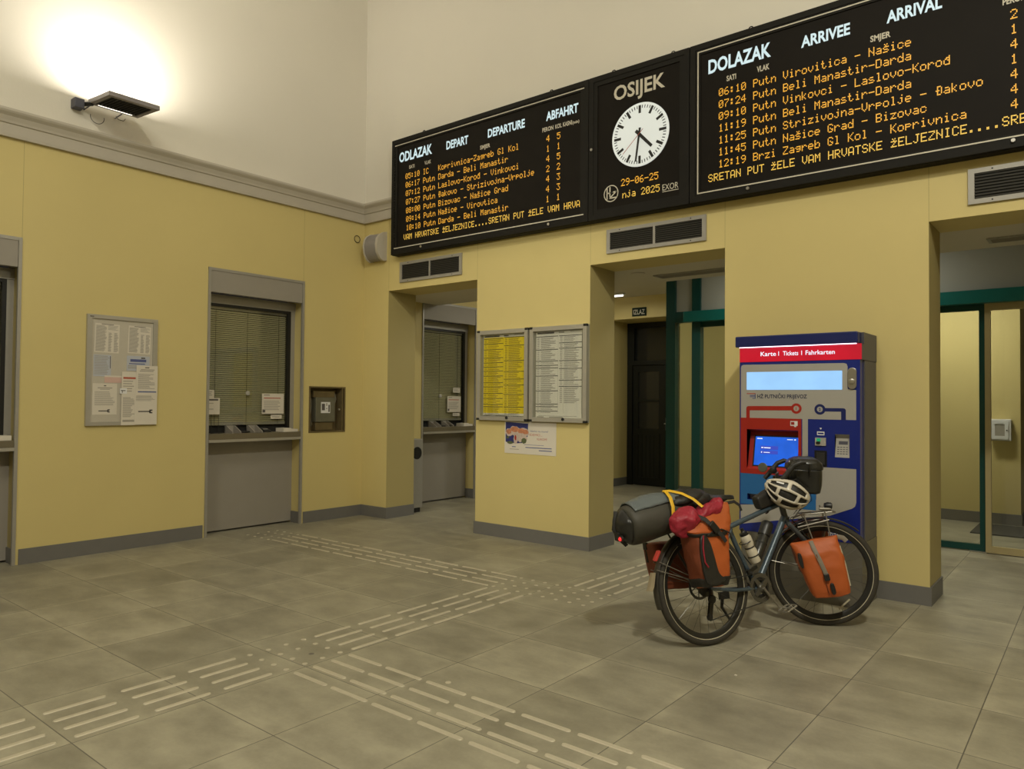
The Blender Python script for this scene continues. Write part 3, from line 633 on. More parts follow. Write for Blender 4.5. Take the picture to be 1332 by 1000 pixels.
ZR = [4.196-.1055*i for i in range(7)]
LX0, LX1, MX1, RX1 = 0.655, 3.56, 4.64, 7.56
t = cabinet('departures_board', 'black departures board with amber text, ODLAZAK heading', 'information board', LX0, LX1)
border(t, .70, 3.525, 3.36, 4.643)
head(t, [('ODLAZAK', .78, 1.348, 4.425, .122, m_lit), ('DEPART', 1.584, 1.927, 4.42, .098, m_lit), ('DEPARTURE', 2.222, 2.742, 4.42, .095, m_lit), ('ABFAHRT', 3.025, 3.426, 4.42, .095, m_lit),
         ('SATI', .957, 1.051, 4.314, .042, m_cream), ('VLAK', 1.222, 1.334, 4.311, .045, m_cream), ('SMJER', 2.109, 2.256, 4.309, .045, m_cream), ('PERON', 2.976, 3.118, 4.310, .045, m_cream), ('KOL', 3.142, 3.223, 4.31, .045, m_cream), ('KASNI', 3.239, 3.35, 4.31, .045, m_cream), ('(min)', 3.355, 3.44, 4.31, .03, m_cream)])
rowsL = [('05:10', 'IC', 'Koprivnica-Zagreb Gl Kol', '4', '5'), ('06:17', 'Putn', 'Darda - Beli Manastir', '1', '1'), ('07:12', 'Putn', 'Laslovo-Korođ - Vinkovci', '4', '5'), ('07:27', 'Putn', 'Đakovo - Strizivojna-Vrpolje', '2', '2'), ('08:00', 'Putn', 'Bizovac - Našice Grad', '4', '3'), ('09:14', 'Putn', 'Našice - Virovtica', '4', '3'), ('10:10', 'Putn', 'Darda - Beli Manastir', '1', '1')]
for i, (a, b, c, d, e) in enumerate(rowsL):
    o = .004*i
    for nm, x, tx in (('time', .895+o, a), ('train', 1.20+o, b), ('destination', 1.455+o*.5, c), ('platform', 3.03, d), ('track', 3.165, e)): led(nm+'_lettering', [(x, tx)], ZR[i], TY, m_led, t)
led('ticker_lettering', [(.875, 'VAM HRVATSKE ŽELJEZNICE....SRETAN PUT ŽELE VAM HRVA')], 3.452, TY, m_ledy, t)
for x in (1.157, 3.054): eye(t, x)
for x, z in ((1.198, 3.33), (3.08, 3.325)): knob(t, x, z)
t = cabinet('arrivals_board', 'black arrivals board with amber text, DOLAZAK heading', 'information board', MX1, RX1)
border(t, 4.715, 7.49, 3.36, 4.643)
head(t, [('DOLAZAK', 4.814, 5.372, 4.425, .125, m_lit), ('ARRIVEE', 5.62, 5.997, 4.42, .095, m_lit), ('ARRIVAL', 6.26, 6.632, 4.42, .095, m_lit), ('ANKUNFT', 6.98, 7.40, 4.42, .095, m_lit),
         ('SATI', 4.983, 5.069, 4.313, .048, m_cream), ('VLAK', 5.251, 5.359, 4.318, .05, m_cream), ('SMJER', 6.144, 6.288, 4.308, .048, m_cream), ('PERON', 7.003, 7.14, 4.311, .045, m_cream)])
rowsR = [('06:10', 'Putn', 'Virovitica - Našice', '2'), ('07:24', 'Putn', 'Beli Manastir-Darda', '1'), ('09:10', 'Putn', 'Vinkovci - Laslovo-Korođ', '4'), ('11:19', 'Putn', 'Beli Manastir-Darda', '1'), ('11:25', 'Putn', 'Strizivojna-Vrpolje - Đakovo', '4'), ('11:45', 'Putn', 'Našice Grad - Bizovac', '4'), ('12:19', 'Brzi', 'Zagreb Gl Kol - Koprivnica', '4')]
for i, (a, b, c, d) in enumerate(rowsR):
    for nm, x, tx in (('time', 4.912, a), ('train', 5.22, b), ('origin', 5.473, c), ('platform', 7.048, d)): led(nm+'_lettering', [(x, tx)], ZR[i], TY, m_led, t)
led('ticker_lettering', [(4.817, 'SRETAN PUT ŽELE VAM HRVATSKE ŽELJEZNICE....SRETAN')], 3.452, TY, m_ledy, t)
for x in (5.18, 6.9): eye(t, x)
for x, z in ((5.182, 3.33), (7.062, 3.335)): knob(t, x, z)
t = cabinet('clock_panel', 'black OSIJEK panel with a lit round station clock', 'clock', LX1, MX1)
text('station_name', 'OSIJEK', 3.841, 4.425, .140, TY, m_cream, t, width=.548, bold=.022)
for x in (3.808, 4.445): eye(t, x)
knob(t, 3.600, 3.99)
CX, CCZ, CR = 4.132, 4.030, 0.290
mb = MB(); mb.lathe((CX, BY+.016, CCZ), (0, -1, 0), [(0, CR+.012), (.010, CR+.012), (.012, CR)], 64); ck = mb.build('clock_dial', m_clock, t)
mb = MB()
for k in range(60):
    a = R(6*k); L0, wd = (.075, .013) if k % 5 == 0 else (.030, .0042)
    c, s_ = math.sin(a), math.cos(a); y = BY+.0030
    p = [(CX+c*(CR-.012)-s_*wd, CCZ+s_*(CR-.012)+c*wd), (CX+c*(CR-.012)+s_*wd, CCZ+s_*(CR-.012)-c*wd), (CX+c*(CR-.012-L0)+s_*wd, CCZ+s_*(CR-.012-L0)-c*wd), (CX+c*(CR-.012-L0)-s_*wd, CCZ+s_*(CR-.012-L0)+c*wd)]
    mb.quad(*[(q[0], y, q[1]) for q in p])
mb.build('minute_mark', m_black, ck)
def hand(name, px, pz, w0, w1, tail, y, mm):
    d = Vector((px-CX, pz-CCZ)); L_ = d.length; d.normalize(); n = Vector((-d.y, d.x)); a = Vector((CX, CCZ))
    p = [a-d*tail+n*w0, a-d*tail-n*w0, a+d*L_-n*w1, a+d*L_+n*w1]
    MB().prism([(q.x, q.y) for q in p], PY, y, y-.003).build(name, mm, ck)
hand('hour_hand', 4.262, 3.893, .016, .014, .055, BY-.002, m_black)
hand('minute_hand', 4.096, 3.775, .011, .009, .06, BY-.007, m_black)
hand('second_hand', 3.958, 3.868, .002, .002, .06, BY-.012, m_inkr)
led('date_lettering', [(3.927, '29-06-25')], 3.574, TY, m_led, t)
led('ticker_lettering', [(3.942, 'nja 2025')], 3.455, TY, m_ledy, t)
text('maker_name', 'EXOR', 4.367, 3.456, .055, TY, m_cream, t, width=.160, extra=lambda m: m.quad((4.367, TY, 3.440), (4.53, TY, 3.440), (4.53, TY, 3.446), (4.367, TY, 3.446)))
mb = MB(); LXc, LZc, LR_ = 3.815, 3.523, .082
n = 40
for i in range(n):
    a, b = 2*math.pi*i/n, 2*math.pi*(i+1)/n
    mb.quad(*[(LXc+r*math.cos(q), TY, LZc+r*math.sin(q)) for r, q in ((LR_, a), (LR_, b), (LR_-.009, b), (LR_-.009, a))])
def stroke(m, pts, wd):
    for (xa, za), (xb, zb) in zip(pts, pts[1:]):
        d = Vector((xb-xa, zb-za)).normalized()*wd; q = Vector((-d.y, d.x))
        m.quad(*[(LXc+k.x, TY, LZc+k.y) for k in (Vector((xa, za))-d*.5+q, Vector((xa, za))-d*.5-q, Vector((xb, zb))+d*.5-q, Vector((xb, zb))+d*.5+q)])
stroke(mb, [(-.045, .055), (-.045, -.05)], .006); stroke(mb, [(-.045, .005), (.02, .01)], .006); stroke(mb, [(-.012, .062), (-.012, -.03)], .006)
stroke(mb, [(-.005, .008), (.058, .012), (-.015, -.045), (.055, -.045)], .006); mb.build('railway_emblem', m_cream, t)

# ---------------- display cases on the pier
def case(x0, x1, label, yellow):
    t = thing('display_case', label, 'display case', ((x0+x1)/2, 0, 1.283))
    z0, z1 = 1.283, 2.278
    grid_slab(MB(), (x0, x1), (z0, z1), [(x0+.045, x1-.045, z0+.045, z1-.045)], -.06, -.002, PY).build('frame', m_alu_l, t, bevel=.004)
    MB().box((x0+.03, -.014, z0+.03), (x1-.03, -.003, z1-.03)).build('backing', m_alu, t)
    MB().box((x0+.03, -.052, z0+.03), (x1-.03, -.048, z1-.03)).build('pane', m_glass_case, t)
    for x, s in ((x0, 1), (x1, -1)):
        for z, q in ((z0, 1), (z1, -1)):
            a, b = sorted((x-.003*s, x+.04*s)); c, d = sorted((z-.003*q, z+.022*q))
            MB().box((a, -.064, c), (b, -.03, d)).build('corner_cap', m_black, t, bevel=.004)
    mb = MB(); mb.lathe(((x0+x1)/2+.08, -.06, z0+.03), (0, -1, 0), [(0, .016), (.01, .016), (.012, .01)], 16); mb.build('lock', m_black, t, smooth=True)
def timetable(x0, x1, yellow, label):
    bg = m_papery if yellow else m_poster; ink = m_inkgy if yellow else m_ink2
    cuts = [[.04, .10, .17, .27, .33, .38, .43, .49, .57, .62, .70, .76, .83, .86, .97], [.03, .13, .31, .44, .53, .60, .71, .86, .97]] if yellow else [[.05, .20, .33, .38, .41, .50, .67, .82, .85, .90], [.05, .13, .19, .33, .42, .55, .62]]
    mk = []
    if yellow: mk += [(0, 1, 0, .028, m_poster), (0, 1, .94, 1, m_poster)]
    mk += [(.02, .4, .004, .022, m_ink), (.5, .62, .006, .02, m_inkg), (.75, .98, .004, .010, m_inkg), (.06, .9, .955, .96, m_inkg), (.02, .18, .965, .985, m_inkg), (.3, .6, .966, .985, m_inkg)]
    for c, (a, b) in enumerate(((.0, .49), (.51, 1.0))):
        cs = cuts[c]
        for i, z in enumerate(cs):
            mk.append((a, b, z-.001, z+.007, m_rule))
            e = cs[i+1] if i+1 < len(cs) else (.62+.20 if not yellow and c else .93)
            n = max(1, int((e-z-.02)/.013))
            for k in range(n):
                zz = z+.015+k*(e-z-.018)/n
                mk.append((a+(b-a)*.22, a+(b-a)*(.62+.28*random.random()), zz, zz+.0055, ink)); mk.append((a+(b-a)*.04, a+(b-a)*.15, zz, zz+.005, ink))
        mk.append((a+(b-a)*.19, a+(b-a)*.195, cs[0], .93, ink)); mk.append((a+(b-a)*.995, b, cs[0], .93, ink))
    sheet('timetable_poster', label, 'timetable', PY, x0, x1, 1.305, 2.225, -.0148, bg, mk, sgn=-1)
case(2.043, 2.760, 'aluminium display case holding the yellow timetable', True)
timetable(2.108, 2.685, True, 'yellow departures timetable behind glass in its display case')
case(2.785, 3.506, 'aluminium display case holding the white timetable', False)
timetable(2.845, 3.425, False, 'white arrivals timetable behind glass in its display case')
t = thing('flyer', 'white travel flyer with a seaside picture taped below the display cases', 'flyer', (2.76, 0, .93))
D = -.002
sheet('paper', None, None, PY, 2.411, 3.103, .928, 1.276, D, m_paper, sgn=-1, parent=t, tilt=-.004)
mb = MB(); pm = [mat('picture_sea', (.025, .03, .15), .5, var=.5, scale=25), mat('picture_roofs', (.50, .20, .10), .6, var=.6, scale=40), mat('picture_pale', (.52, .42, .36), .6, var=.4, scale=60), mat('picture_green', (.10, .12, .05), .6, var=.5, scale=40), m_mred]
def blob(cx, cz, rx, rz, k, seed):
    mb.m = k; rr = random.Random(seed)
    mb.quad(*[(cx+rx*math.cos(2*math.pi*i/22)*(.88+.24*rr.random()), D-.0024-.00012*seed, cz+rz*math.sin(2*math.pi*i/22)*(.88+.24*rr.random())) for i in range(22)])
mb.m = 0; mb.quad(*[(x, D-.0022, z) for x, z in ((2.425, 1.052), (2.48, 1.038), (2.60, 1.04), (2.68, 1.05), (2.73, 1.12), (2.735, 1.255), (2.425, 1.268))])
for a in ((2.475, 1.155, .050, .045, 2, 1), (2.55, 1.175, .07, .05, 2, 2), (2.665, 1.16, .085, .05, 2, 3), (2.64, 1.10, .09, .045, 2, 4)): blob(*a)
for a in ((2.47, 1.165, .035, .028, 1, 5), (2.55, 1.19, .055, .03, 1, 6), (2.64, 1.175, .05, .028, 1, 7), (2.70, 1.165, .04, .025, 1, 8)): blob(*a)
for a in ((2.49, 1.045, .045, .016, 3, 9), (2.68, 1.07, .035, .03, 3, 10), (2.455, 1.10, .02, .012, 3, 11)): blob(*a)
blob(2.565, 1.085, .028, .055, 2, 12); blob(2.565, 1.10, .012, .03, 4, 13)
mb.build('picture', pm, t)
yy = D-.0022
text('flyer_text', 'Idemo na more?', 2.765, 1.168, .020, yy, m_inkb, t, width=.235); text('flyer_text', 'IDEMO...', 2.755, 1.126, .024, yy, m_inkr, t, width=.17); text('flyer_text', 'VLAKOM!', 2.85, 1.082, .024, yy, m_inkr, t, width=.135)
sheet('small_print', None, None, PY, 2.66, 3.06, .96, 1.035, D-.0020, m_paper, lines(.05, .98, .05, .16, 1, m_inkb)+lines(.10, .98, .40, .52, 1, m_inkb, .05, 1)+lines(.55, .98, .75, .87, 1, m_inkb, .05, 1), sgn=-1, th=.0002, parent=t)
sheet('small_print', None, None, PY, 2.47, 2.62, .965, 1.01, D-.0020, m_paper, [(.3, .65, .1, .3, m_inkb), (.1, .95, .7, .85, m_inkg)], sgn=-1, th=.0002, parent=t)

# ---------------- ticket machine
x0, x1, yf = 5.240, 6.160, -0.450
t = thing('ticket_machine', 'tall blue ticket vending machine with red sign band and lit screens', 'ticket machine', (5.70, 0, 0))
MB().box((x0+.015, yf+.004, 0), (x1, -.004, .475)).build('plinth', m_plinth, t)
mb = MB().box((x0+.006, yf+.09, .475), (x1-.002, -.004, 1.825)); mb.build('body', m_mside, t, bevel=.006)
H = [(5.300, 5.705, .975, 1.290), (5.305, 5.532, .727, .774), (5.972, 6.075, 1.10, 1.272)]
mb = grid_slab(MB(), (x0, x1-.012), (.475, 1.825), H, yf, yf+.09, PY); o = mb.build('front_door', m_blue, t); weld(o)
for h in H: pass
MB().box((x0, yf+.012, 1.825), (x1, -.004, 1.945)).build('head_body', m_mside, t)
mb = MB().box((x0-.022, yf-.045, 1.945), (x1-.018, yf+.06, 2.032)); mb.build('hood', m_navy, t, bevel=.009)
MB().box((x0-.02, yf+.06, 1.945), (x1, -.004, 2.030)).build('hood_cap', m_mside, t)
band = MB().box((x0, yf-.002, 1.828), (x1-.003, yf+.012, 1.944)).build('sign_band', m_mredl, t)
for s, a, b in (('Karte', 5.412, 5.534), ('I', 5.552, 5.557), ('Tickets', 5.588, 5.705), ('I', 5.728, 5.733), ('Fahrkarten', 5.760, 5.973)): text('sign_text', s, a, 1.872, .034, yf-.0035, m_scrw, band, width=b-a, bold=.012)
MB().box((x0+.01, yf-.035, 1.940), (x1-.03, yf-.022, 1.9445)).build('led_strip', m_ledw, t)
g = [(5.251, .525), (5.937, .661), (6.09, .728), (6.112, .745), (6.121, .775), (6.121, 1.020), (5.777, 1.020), (5.777, 1.380), (6.121, 1.380), (6.121, 1.600), (6.062, 1.610), (6.062, 1.775), (6.055, 1.795), (6.035, 1.802), (5.272, 1.806), (5.256, 1.80), (5.251, 1.784), (5.251, 1.379), (5.735, 1.379), (5.735, .950), (5.835, .955), (5.838, .775), (5.812, .732), (5.251, .680)]
MB().prism(g, PY, yf-.0015, yf-.0001).build('front_panel', m_mgrey, t)
mb = MB(); mb.prism(rrect(5.299, 6.024, 1.604, 1.746, .004), PY, yf-.004, yf-.0014); mb.build('header_display', m_disp, t)
mb = MB(); mb.prism(rrect(6.066, 6.126, 1.608, 1.766, .028), PY, yf-.016, yf-.0002); lk = mb.build('handle_lock', m_chrome, t, bevel=.004)
mb = MB(); mb.lathe((6.096, yf-.016, 1.665), (0, -1, 0), [(0, .020), (.012, .019), (.015, .012)], 20); mb.build('lock_barrel', m_chrome, lk, smooth=True)
text('operator_name', 'HŽ PUTNIČKI PRIJEVOZ', 5.386, 1.538, .030, yf-.0022, mat('operator_ink', (.012, .015, .06), .5), t, width=.384, bold=.02)
mb = MB(); ye = yf-.0020
mb.quad(*[(x, ye, z) for x, z in ((5.299, 1.571), (5.371, 1.571), (5.371, 1.577), (5.299, 1.577))]); mb.m = 1
for a, b, c, d in ((5.325, 5.371, 1.556, 1.563), (5.325, 5.371, 1.546, 1.552), (5.365, 5.371, 1.535, 1.571), (5.345, 5.371, 1.533, 1.539)): mb.quad((a, ye, c), (b, ye, c), (b, ye, d), (a, ye, d))
mb.build('operator_emblem', [m_mred, m_inkb], t)
yd = yf-.0024
rp = grid_slab(MB(), (5.249, 5.728), (.935, 1.380), [(5.300, 5.705, .975, 1.290)], yf-.0022, yf-.0002, PY).build('red_panel', m_mred, t)
mb = MB(); mb.prism([(5.296, 1.378), (5.324, 1.378), (5.324, 1.440), (5.66, 1.444), (5.66, 1.478), (5.31, 1.474), (5.299, 1.468), (5.296, 1.455)], PY, yd, yf-.0014); mb.prism(disc(5.690, 1.459, .040), PY, yd-.0004, yf-.0014); mb.build('route_line', m_mred, rp)
MB().prism(disc(5.690, 1.459, .021), PY, yd-.0012, yd-.0003).build('step_disc', m_mgrey, rp)
text('step_number', '1', 5.686, 1.448, .022, yd-.0016, m_mred, rp, bold=.03)
mb = MB().box((5.645, yd-.001, 1.325), (5.70, yd+.0005, 1.362)); mb.m = 1; mb.quad(*[(x, yd-.0014, z) for x, z in ((5.650, 1.333), (5.676, 1.333), (5.676, 1.355), (5.650, 1.355))]); mb.m = 0; mb.prism(disc(5.682, 1.324, .009), PY, yd-.002, yd); mb.build('touch_symbol', [m_whitep, m_mred], rp)
# recess with the tilted touch screen
mb = MB(); xa, xb, za, zb = 5.300, 5.705, .975, 1.290; yr = yf+.085
mb.quad((xa, yf, zb), (xb, yf, zb), (xb, yr, zb-.02), (xa, yr, zb-.02)); mb.quad((xa, yf, za), (xb, yf, za), (xb, yf+.02, za+.02), (xa, yf+.02, za+.02)); mb.quad((xa, yf, za), (xa, yf, zb), (xa, yr, zb-.02), (xa, yf+.02, za+.02)); mb.quad((xb, yf, za), (xb, yf, zb), (xb, yr, zb-.02), (xb, yf+.02, za+.02)); mb.quad((xa, yf+.02, za+.02), (xb, yf+.02, za+.02), (xb, yr, zb-.02), (xa, yr, zb-.02)); mb.build('screen_recess', m_mred, t)
def scr(u, v, d):      # u across, v up the tilted screen
    k = v/.315; return (xa+.05+u, yf+.02+.065*k*0.92-d+.006, za+.03+v*.86)
mb = MB().box((0, 0, .006), (.340, .262, .012), scr); sc_ = mb.build('touch_screen', m_scr, t)
MB().box((-.012, -.012, .003), (.352, .274, .0075), scr).build('screen_bezel', m_black, t)
MB().box((.045, .145, .0122), (.185, .178, .0126), scr).build('menu_button', m_scr2, sc_); MB().box((.045, .105, .0122), (.185, .135, .0126), scr).build('menu_button', m_scr2, sc_)
mb = MB()
for a, b, c, d in ((.012, .055, .240, .248), (.25, .295, .240, .246), (.305, .318, .238, .248), (.052, .066, .157, .167), (.072, .125, .157, .165), (.052, .060, .114, .126), (.072, .122, .116, .122)): mb.box((a, c, .0127), (b, d, .013), scr)
mb.build('screen_text', m_scrw, sc_)
# blue payment side
mb = MB(); mb.prism([(5.90, 1.440), (6.017, 1.440), (6.017, 1.379), (6.050, 1.379), (6.050, 1.452), (6.044, 1.462), (6.032, 1.466), (5.90, 1.466)], PY, yd, yf-.0014); mb.prism(disc(5.865, 1.455, .040), PY, yd-.0004, yf-.0014); rl = mb.build('route_line', m_navy, t)
MB().prism(disc(5.865, 1.455, .021), PY, yd-.0012, yd-.0003).build('step_disc', m_mgrey, rl)
text('step_number', '2', 5.857, 1.444, .022, yd-.0016, m_navy, rl, bold=.03)
grid_slab(MB(), (5.778, 6.121), (1.018, 1.380), [H[2]], yf-.0008, yf-.0001, PY).build('payment_panel', m_blue, t)
mb = MB(); mb.prism([(5.862, 1.316), (5.880, 1.316), (5.871, 1.302)], PY, yd, yf); mb.prism(rrect(5.844, 5.898, 1.260, 1.288, .003), PY, yd, yf); mb.m = 1; mb.quad(*[(x, yd-.0004, z) for x, z in ((5.850, 1.268), (5.892, 1.268), (5.892, 1.279), (5.850, 1.279))]); mb.build('card_symbol', [m_whitep, m_blue], t)
mb = MB(); mb.prism(rrect(5.832, 5.910, 1.182, 1.242, .004), PY, yf-.012, yf-.0006); cs_ = mb.build('card_slot', m_mgrey, t)
MB().box((5.842, yf-.020, 1.196), (5.870, yf-.012, 1.212)).build('slot_mouth', m_black, cs_); MB().box((5.845, yf-.014, 1.214), (5.872, yf-.0121, 1.236)).build('status_light', m_green, cs_)
mb = MB(); mb.prism(rrect(5.826, 5.916, 1.022, 1.145, .004), PY, yf-.004, yf-.0006); mb.build('contactless_reader', m_black, t); MB().box((5.842, yf-.016, 1.038), (5.905, yf-.004, 1.130)).build('reader_face', m_blackm, t, bevel=.004)
mb = MB(); a, b, c, d = H[2]
mb.quad((a, yf, c), (b, yf, c), (b, yf+.03, d-.03), (a, yf+.03, d-.03)); mb.quad((a, yf, d), (b, yf, d), (b, yf+.03, d-.03), (a, yf+.03, d-.03)); mb.quad((a, yf, c), (a, yf, d), (a, yf+.03, d-.03)); mb.quad((b, yf, c), (b, yf, d), (b, yf+.03, d-.03)); mb.m = 1
def pin(u, v): k = (v)/.142; return (a+u, yf+.03*k-.001, c+v)
mb.quad(*[pin(u, v) for u, v in ((.022, .095), (.085, .095), (.085, .120), (.022, .120))])
for i in range(4):
    for j in range(4): mb.quad(*[pin(.014+j*.020+e, .024+i*.016+f) for e, f in ((0, 0), (.014, 0), (.014, .006), (0, .006))])
mb.build('pin_pad', [m_mgrey, m_mside], t)
lbp = grid_slab(MB(), (5.250, 5.836), (.690, .934), [(5.305, 5.532, .727, .774)], yf-.0026, yf-.0002, PY).build('ticket_panel', m_lblue, t)
MB().box((5.303, yf+.06, .725), (5.534, yf+.088, .776)).build('ticket_tray', m_mgrey, t)
text('web_address', 'www.hzpp.hr', 5.826, .512, .034, yf-.0022, m_whitep, t, width=.256)
sheet('small_print', None, None, PY, 5.29, 5.36, .575, .585, yf-.0016, m_mgrey, [(.0, .8, .3, .6, m_ink), (.88, 1, .2, .9, m_ink)], sgn=-1, th=.0003, parent=t)

# ---------------- glass partition and sliding doors in the passage
YT = 2.60
t = thing('door_1', None, None, (5.2, YT, 0), kind='structure')
for a, b, mm in ((3.02, 3.15, m_teal), (3.385, 3.50, m_teal)): MB().box((a, YT, 0), (b, YT+.11, 3.30)).build('post', mm, t)
MB().box((3.15, YT+.002, 2.54), (9.5, YT+.10, 2.68)).build('header', m_teal, t)
MB().box((3.31, YT-.10, 2.53), (9.5, YT, 2.668)).build('drive_box', m_tealh, t, bevel=.006)
for a, b in ((3.15, 3.385), (3.50, 9.5)): MB().box((a, YT+.04, 2.68), (b, YT+.06, 3.30)).build('transom_panel', m_frost, t)
MB().box((3.15, YT+.045, .0), (3.385, YT+.055, 2.54)).build('pane', m_pane, t)
MB().box((3.15, YT+.01, 0), (3.385, YT+.09, .065)).build('bottom_rail', m_teal, t)
def leaf(name, a, b, y, mm, zt):
    q = MB(); q.box((a, y, 0.008), (a+.05, y+.045, zt)); q.box((b-.05, y, .008), (b, y+.045, zt)); q.box((a+.05, y, .008), (b-.05, y+.045, .075)); q.box((a+.05, y, zt-.07), (b-.05, y+.045, zt))
    l_ = q.build(name, mm, t); MB().box((a+.05, y+.018, .075), (b-.05, y+.026, zt-.07)).build('pane', m_pane, l_)
leaf('fixed_leaf', 3.43, 5.0, YT+.05, m_teal, 2.54); leaf('fixed_leaf', 5.1, 6.588, YT+.03, m_teal, 2.54); leaf('sliding_leaf', 6.592, 7.75, YT-.015, m_beige, 2.53)
MB().box((6.45, YT-.03, 0.001), (6.60, YT+.02, .012)).build('floor_guide', m_chrome, t)
MB().box((3.02, YT+.11, 0), (3.12, 4.85, .05)).build('side_rail', m_teal, t)
MB().box((3.065, YT+.11, .05), (3.073, 4.84, 3.3)).build('side_pane', m_pane, t)
# outer door at the back and its sign
t = thing('door_2', None, None, (1.43, 5.55, 0), kind='structure')
grid_slab(MB(), (.762, 2.118), (0, 2.92), [(.862, 1.50, .0, 2.16), (1.53, 2.06, 0, 2.16), (.90, 2.02, 2.24, 2.83)], 5.50, 5.60, PY).build('frame', m_door, t)
MB().box((.89, 5.56, 2.22), (2.03, 5.566, 2.85)).build('transom_pane', m_dglass, t)
for a, b in ((.866, 1.496), (1.53, 2.058)):
    q = grid_slab(MB(), (a, b), (.008, 2.156), [(a+.11, b-.11, 1.02, 1.50), (a+.11, b-.11, 1.54, 2.04)], 5.53, 5.57, PY).build('leaf', m_door, t)
    MB().box((a+.10, 5.548, 1.01), (b-.10, 5.553, 2.05)).build('pane', m_dglass, q)
    mb = MB()
    for i in range(5): mb.box((a+.115+i*(b-a-.23)/5+.004, 5.522, .16), (a+.115+(i+1)*(b-a-.23)/5-.004, 5.531, .90))
    grid_slab(mb, (a+.09, b-.09), (.13, .93), [(a+.115, b-.115, .155, .905)], 5.516, 5.531, PY); mb.build('lower_panel', m_door, q)
mb = MB(); mb.box((1.515, 5.505, 1.0), (1.545, 5.512, 1.22)); mb.tube([(1.53, 5.51, 1.12), (1.53, 5.46, 1.12), (1.62, 5.46, 1.12)], .010, 10); mb.build('handle', m_chrome, t)
t = thing('exit_sign', 'small dark green IZLAZ sign above the dark wooden door', 'sign', (1.37, 4.85, 2.96))
MB().box((1.236, 4.832, 2.96), (1.502, 4.849, 3.105)).build('plate', mat('sign_green', (.003, .014, .009), .6, spec=0.15), t)
text('lettering', 'IZLAZ', 1.262, 2.990, .082, 4.8305, m_cream, t, width=.215, bold=.012)
# lamps of the passage
def tube_lamp(x, y, z, L_, label):
    t = thing('ceiling_light', label, 'ceiling light', (x, y, z-.05))
    MB().box((x-L_/2-.02, y-.05, z-.03), (x+L_/2+.02, y+.05, z-.001)).build('housing', m_whitep, t)
    mb = MB(); mb.tube([(x-L_/2, y, z-.042), (x+L_/2, y, z-.042)], .013, 12); mb.build('tube', emit('fluorescent', (1, .95, .85), 3.0), t)
tube_lamp(1.02, 4.36, 3.30, .62, 'lit fluorescent lamp on the ceiling near the dark wooden door')
# white key cabinet
t = thing('key_cabinet', 'small white wall box with a window in its door behind the glass doors', 'cabinet', (6.52, 4.85, 1.055))
MB().box((6.415, 4.74, 1.055), (6.630, 4.849, 1.322)).build('body', m_whitep, t, bevel=.004)
dd = grid_slab(MB(), (6.423, 6.606), (1.075, 1.306), [(6.462, 6.566, 1.115, 1.262)], 4.728, 4.74, PY).build('door', m_whitep, t)
MB().box((6.458, 4.735, 1.11), (6.570, 4.7385, 1.266)).build('pane', m_inkg, dd); mb = MB(); mb.lathe((6.588, 4.728, 1.185), (0, -1, 0), [(0, .009), (.006, .009)], 12); mb.build('lock', m_black, dd)
tag(MB().box((6.30, 3.85, .001), (8.4, 4.70, .014)).build('door_mat', mat('mat_fibre', (.045, .042, .036), .95, var=.3, scale=120)), 'dark brown floor mat behind the glass sliding doors', 'mat')
# bin in the passage
t = thing('waste_bin', 'tall grey litter bin with a round side opening in the passage', 'bin', (.25, .615, 0))
mb = MB().box((.06, .502, .06), (.395, .720, .975)); mb.build('body', m_alu, t, bevel=.006)
MB().box((.09, .53, 0), (.37, .70, .06)).build('foot', m_blackm, t)
mb = MB(); mb.lathe((.395, .612, .79), (1, 0, 0), [(0, .083), (.003, .083), (.0035, .078)], 32); mb.build('opening', m_black, t)  # flat black disc, the dark inside the hole is painted on
# floor litter: none apart from a tiny white speck
tag(MB().box((5.95, -2.30, .0005), (5.962, -2.288, .004)).build('paper_scrap', m_paper), 'tiny white scrap of paper on the floor before the bicycle', 'scrap')

# ---------------- tactile guiding strips
def bar_mesh(L_):
    w_, h = .0145, .0045; n = 6; pts = []
    for a0, c in ((-90, L_-w_), (90, w_)):
        for i in range(n+1):
            a = R(a0+180*i/n); pts.append((c+w_*math.cos(a), w_*math.sin(a)))
    mb = MB(); k = len(pts); cx = L_/2
    mb.rings([[(x, y, 0) for x, y in pts], [(cx+(x-cx)*.985, y*.72, h) for x, y in pts]]); ORIGIN = Vector((0, 0, 0))
    return mb
def local_obj(mb, name, m_):
    me = bpy.data.meshes.new(name); me.from_pydata(mb.v, [], mb.f); me.materials.append(m_)
    bm = bmesh.new(); bm.from_mesh(me); bmesh.ops.recalc_face_normals(bm, faces=bm.faces); bm.to_mesh(me); bm.free()
    return bpy.data.objects.new(name, me)
bar0 = local_obj(bar_mesh(.284), 'tactile_bar', m_steel)
mb = MB(); mb.lathe((0, 0, 0), (0, 0, 1), [(0, .0165), (.003, .0155), (.0048, .010)], 16); dot0 = local_obj(mb, 'tactile_stud', m_steel)
used = set()
def put(o, x, y, rz, label, group):
    c = o if o.name not in used and not used.add(o.name) else o.copy()
    COL.objects.link(c); c.location = (x, y, .0002); c.rotation_euler = (0, 0, rz); tag(c, label, 'tactile strip', group)
PA = 'tactile bars from the hall ticket window'; PB = 'tactile bars towards the passage, foreground run'; PC = 'tactile bars leading into the hall foreground'; PD = 'tactile bars leading to the exit opening'
Q = R(90)
for i in range(9):
    for r, y in enumerate((-1.355, -1.480, -1.606, -1.730)): put(bar0, .646+i*.3385, y+i*.0048, 0, 'raised steel bar in the guiding strip leading out from the hall ticket window', PA)
for x in (.205, .34, .47, .598):
    for y in (-1.745, -1.618, -1.49, -1.375): put(dot0, x, y, 0, 'raised steel stud at the foot of the hall ticket window', 'tactile studs at the ticket window')
